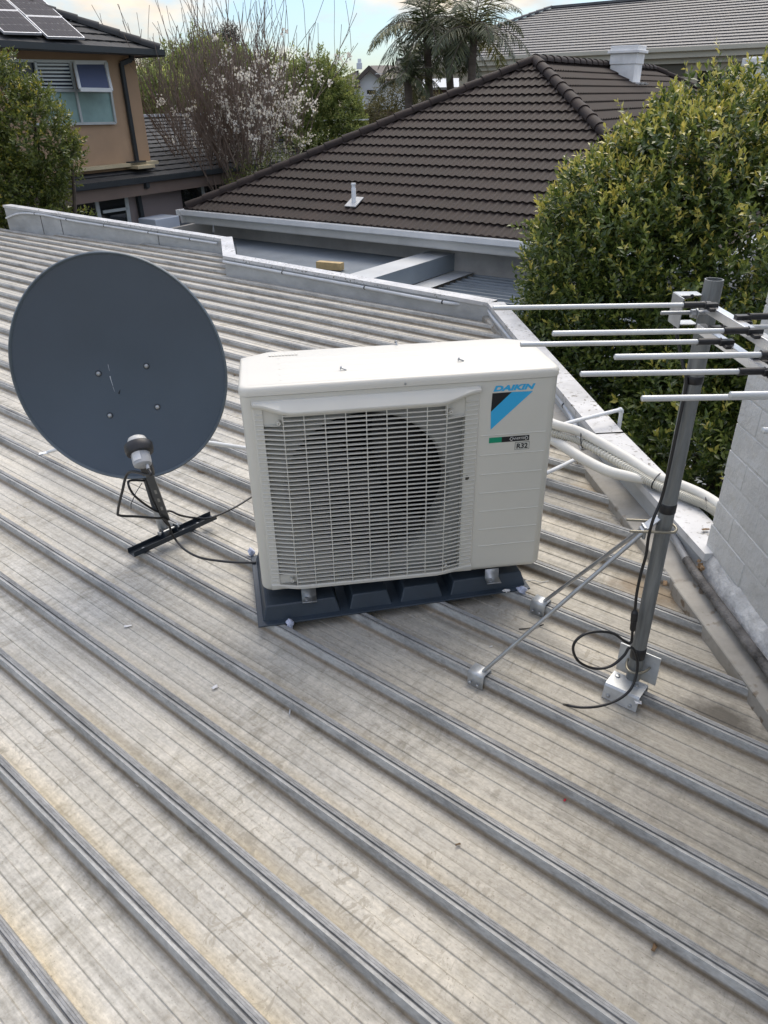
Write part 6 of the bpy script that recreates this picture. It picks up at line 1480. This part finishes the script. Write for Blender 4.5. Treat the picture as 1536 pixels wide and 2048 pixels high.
# bare blossoming tree with upright twigs
rb_ = np.random.default_rng(31)
YB = 20.8
bp0 = P_(480, 430, YB)
bl_t = thing('blossoming_tree', (bp0[0], bp0[1], ZG), 'upright bare ornamental tree with white blossom, between the tan and brown houses', 'tree')
tw = MB(); blos = []
def grow(p, d, L0, r, lev):
    pts = [p]; n = 4 if lev < 2 else 3; q = p.copy(); dd0 = d.copy()
    for i in range(n):
        dd0 = unit(dd0 + 0.09 * rb_.standard_normal(3) + A(0, 0, 0.10 if lev else 0.06)); q = q + dd0 * L0 / n; pts.append(q)
    tw.tube(pts, [max(0.0065, r * (1 - 0.55 * i / n)) for i in range(n + 1)], 5 if lev < 2 else 3, caps=False)
    if lev >= 2:
        for k in range(len(pts)): blos.append((pts[k], lev))
    if lev < 3:
        nb = (5, 6, 3)[lev] 
        for k in range(nb):
            f = 0.25 + 0.75 * (k + rb_.random()) / nb; i = min(int(f * n), n - 1); b = pts[i] + (pts[i + 1] - pts[i]) * (f * n - i)
            sd_ = rb_.standard_normal(3); sd_[2] = abs(sd_[2]) * 0.3; nd = unit(dd0 * 1.0 + 0.55 * unit(sd_) + A(0, 0, 0.30)); grow(b, nd, L0 * (0.60 + 0.30 * rb_.random()), r * 0.55, lev + 1)
for k in range(14):
    a = 2 * PI * k / 14 + 0.3 * rb_.random(); sp_ = (0.25 if k % 3 == 0 else 0.72) + 0.42 * rb_.random()
    grow(A(bp0[0], bp0[1], -1.95), unit(A(math.cos(a) * sp_, math.sin(a) * sp_, 1.0)), 2.1 + 0.55 * rb_.random(), 0.033, 0)
tw.tube([A(bp0[0], bp0[1], ZG), A(bp0[0], bp0[1], -1.4)], [0.16, 0.11], 10)
tw.build('branches', mat('mauve brown twig bark', (0.175, 0.13, 0.10), 0.8, 0, 0.3, 6), bl_t, 0)
bq = [(p, l) for p, l in blos]
bp_ = np.array([p for p, l in bq])
zz = bp_[:, 2]; xx = bp_[:, 0] - bp0[0]
prob = np.clip(0.06 + 0.20 * xx / 1.6, 0.015, 0.4) * np.clip(1.25 - np.abs(zz - 1.0) / 1.3, 0.03, 1)
print('blossom nodes', len(bp_), 'x', xx.min(), xx.max(), 'z', zz.min(), zz.max())
clump = (np.sin(bp_[:, 0] * 7 + 1) * np.sin(bp_[:, 2] * 6) * np.sin(bp_[:, 1] * 5 + 2)) > -0.02
sel = bp_[(rb_.random(len(bp_)) < prob * 1.15) & clump]
sel = np.repeat(sel, 18, 0) + rb_.standard_normal((len(sel) * 18, 3)) * np.repeat(0.03 + 0.05 * rb_.random(len(sel)), 18)[:, None]
print('petals', len(sel))
nB = len(sel); ax_ = nrm(rb_.standard_normal((nB, 3)))
leaf_mesh('blossom', sel, ax_, nrm(rb_.standard_normal((nB, 3))), np.full(nB, 0.066), np.full(nB, 0.062), rb_.random(nB), leaf_mat('white petals', [(0, (0.74, 0.70, 0.60)), (1, (0.88, 0.86, 0.80))], 0.7, 0.45), bl_t)

# palms
M_PALM = leaf_mat('palm leaflets', [(0.0, (0.032, 0.046, 0.020)), (0.5, (0.075, 0.094, 0.036)), (0.8, (0.18, 0.185, 0.075)), (1.0, (0.36, 0.33, 0.15))], 0.42, 0.25)
M_PTR = mat('grey palm trunk', (0.13, 0.105, 0.085), 0.85, 0, 0.25, 3, 0.2, 12, stretch=(1, 1, 6))
def palm(xb, xt, yt, Y, nf, fl, seed, label):
    r = np.random.default_rng(seed); top = P_(xt, yt, Y); bx = P_(xb, 215, Y)
    t = thing('palm_tree', (bx[0], bx[1], ZG), label, 'palm', 'palms behind the brown roof')
    q = MB(); sp_ = [A(bx[0], bx[1], ZG), A(bx[0], bx[1], 0.0), A((bx[0] + top[0]) / 2, top[1], (top[2]) * .6), top]
    s2_ = spline(sp_, 6); q.tube(s2_, [0.17 - 0.05 * i / (len(s2_) - 1) for i in range(len(s2_))], 12); q.build('trunk', M_PTR, t, 60)
    b, ax, up, L_, W_, T_ = [], [], [], [], [], []
    rq = MB()
    for k in range(nf):
        az = 2.39996 * k + 0.3 * r.random(); el = 1.40 - 1.70 * (k / nf) + 0.15 * r.standard_normal(); ln = fl * (0.8 + 0.35 * r.random())
        h = A(math.cos(az), math.sin(az), 0); d = unit(h * math.cos(el) + A(0, 0, math.sin(el))); p = top.copy(); pts = [p]; n = 14; hue = r.random()
        for i in range(n):
            d = unit(d + A(0, 0, -0.085 - 0.07 * i / n) ); p = p + d * ln / n; pts.append(p)
        rq.tube(pts, [0.022 * (1 - 0.85 * i / n) for i in range(n + 1)], 4, caps=False)
        for i in range(1, n + 1):
            d_ = unit(pts[i] - pts[i - 1]); sd_ = unit(np.cross(d_, A(0, 0, 1)) + 1e-6); u_ = np.cross(sd_, d_)
            for j in range(4):
                pp = pts[i - 1] + (pts[i] - pts[i - 1]) * (j / 4)
                for sg in (-1, 1):
                    b.append(pp); la_ = unit(sd_ * sg * 0.8 + d_ * 0.65 + A(0, 0, -0.45) + 0.16 * r.standard_normal(3)); ax.append(la_); up.append(u_ + 0.2 * r.standard_normal(3))
                    f = i / n; L_.append(fl * 0.26 * (math.sin(PI * min(1, 0.22 + 0.78 * f)) * 0.9 + 0.15) * (0.8 + 0.4 * r.random())); W_.append(0.036); T_.append(np.clip(0.15 + 0.5 * r.random() + (0.35 if hue > 0.82 else 0), 0, 1))
    rq.build('frond_stalks', M_PTR, t, 60)
    leaf_mesh('fronds', np.array(b), nrm(np.array(ax)), nrm(np.array(up)), np.array(L_), np.array(W_), np.array(T_), M_PALM, t, 0.1)
palm(862, 852, 60, 30.0, 23, 2.7, 41, 'tall palm left of centre in the clump, its crown touching the top of the photo')
palm(907, 893, 85, 31.0, 21, 2.5, 42, 'palm with a reddish trunk in the middle of the clump')
palm(940, 948, 62, 28.5, 21, 2.5, 43, 'palm on the right of the clump, drooping before the grey roofed house')
palm(820, 815, 155, 29.0, 12, 1.5, 44, 'smaller palm on the left of the clump with a thin trunk')
frame(False)
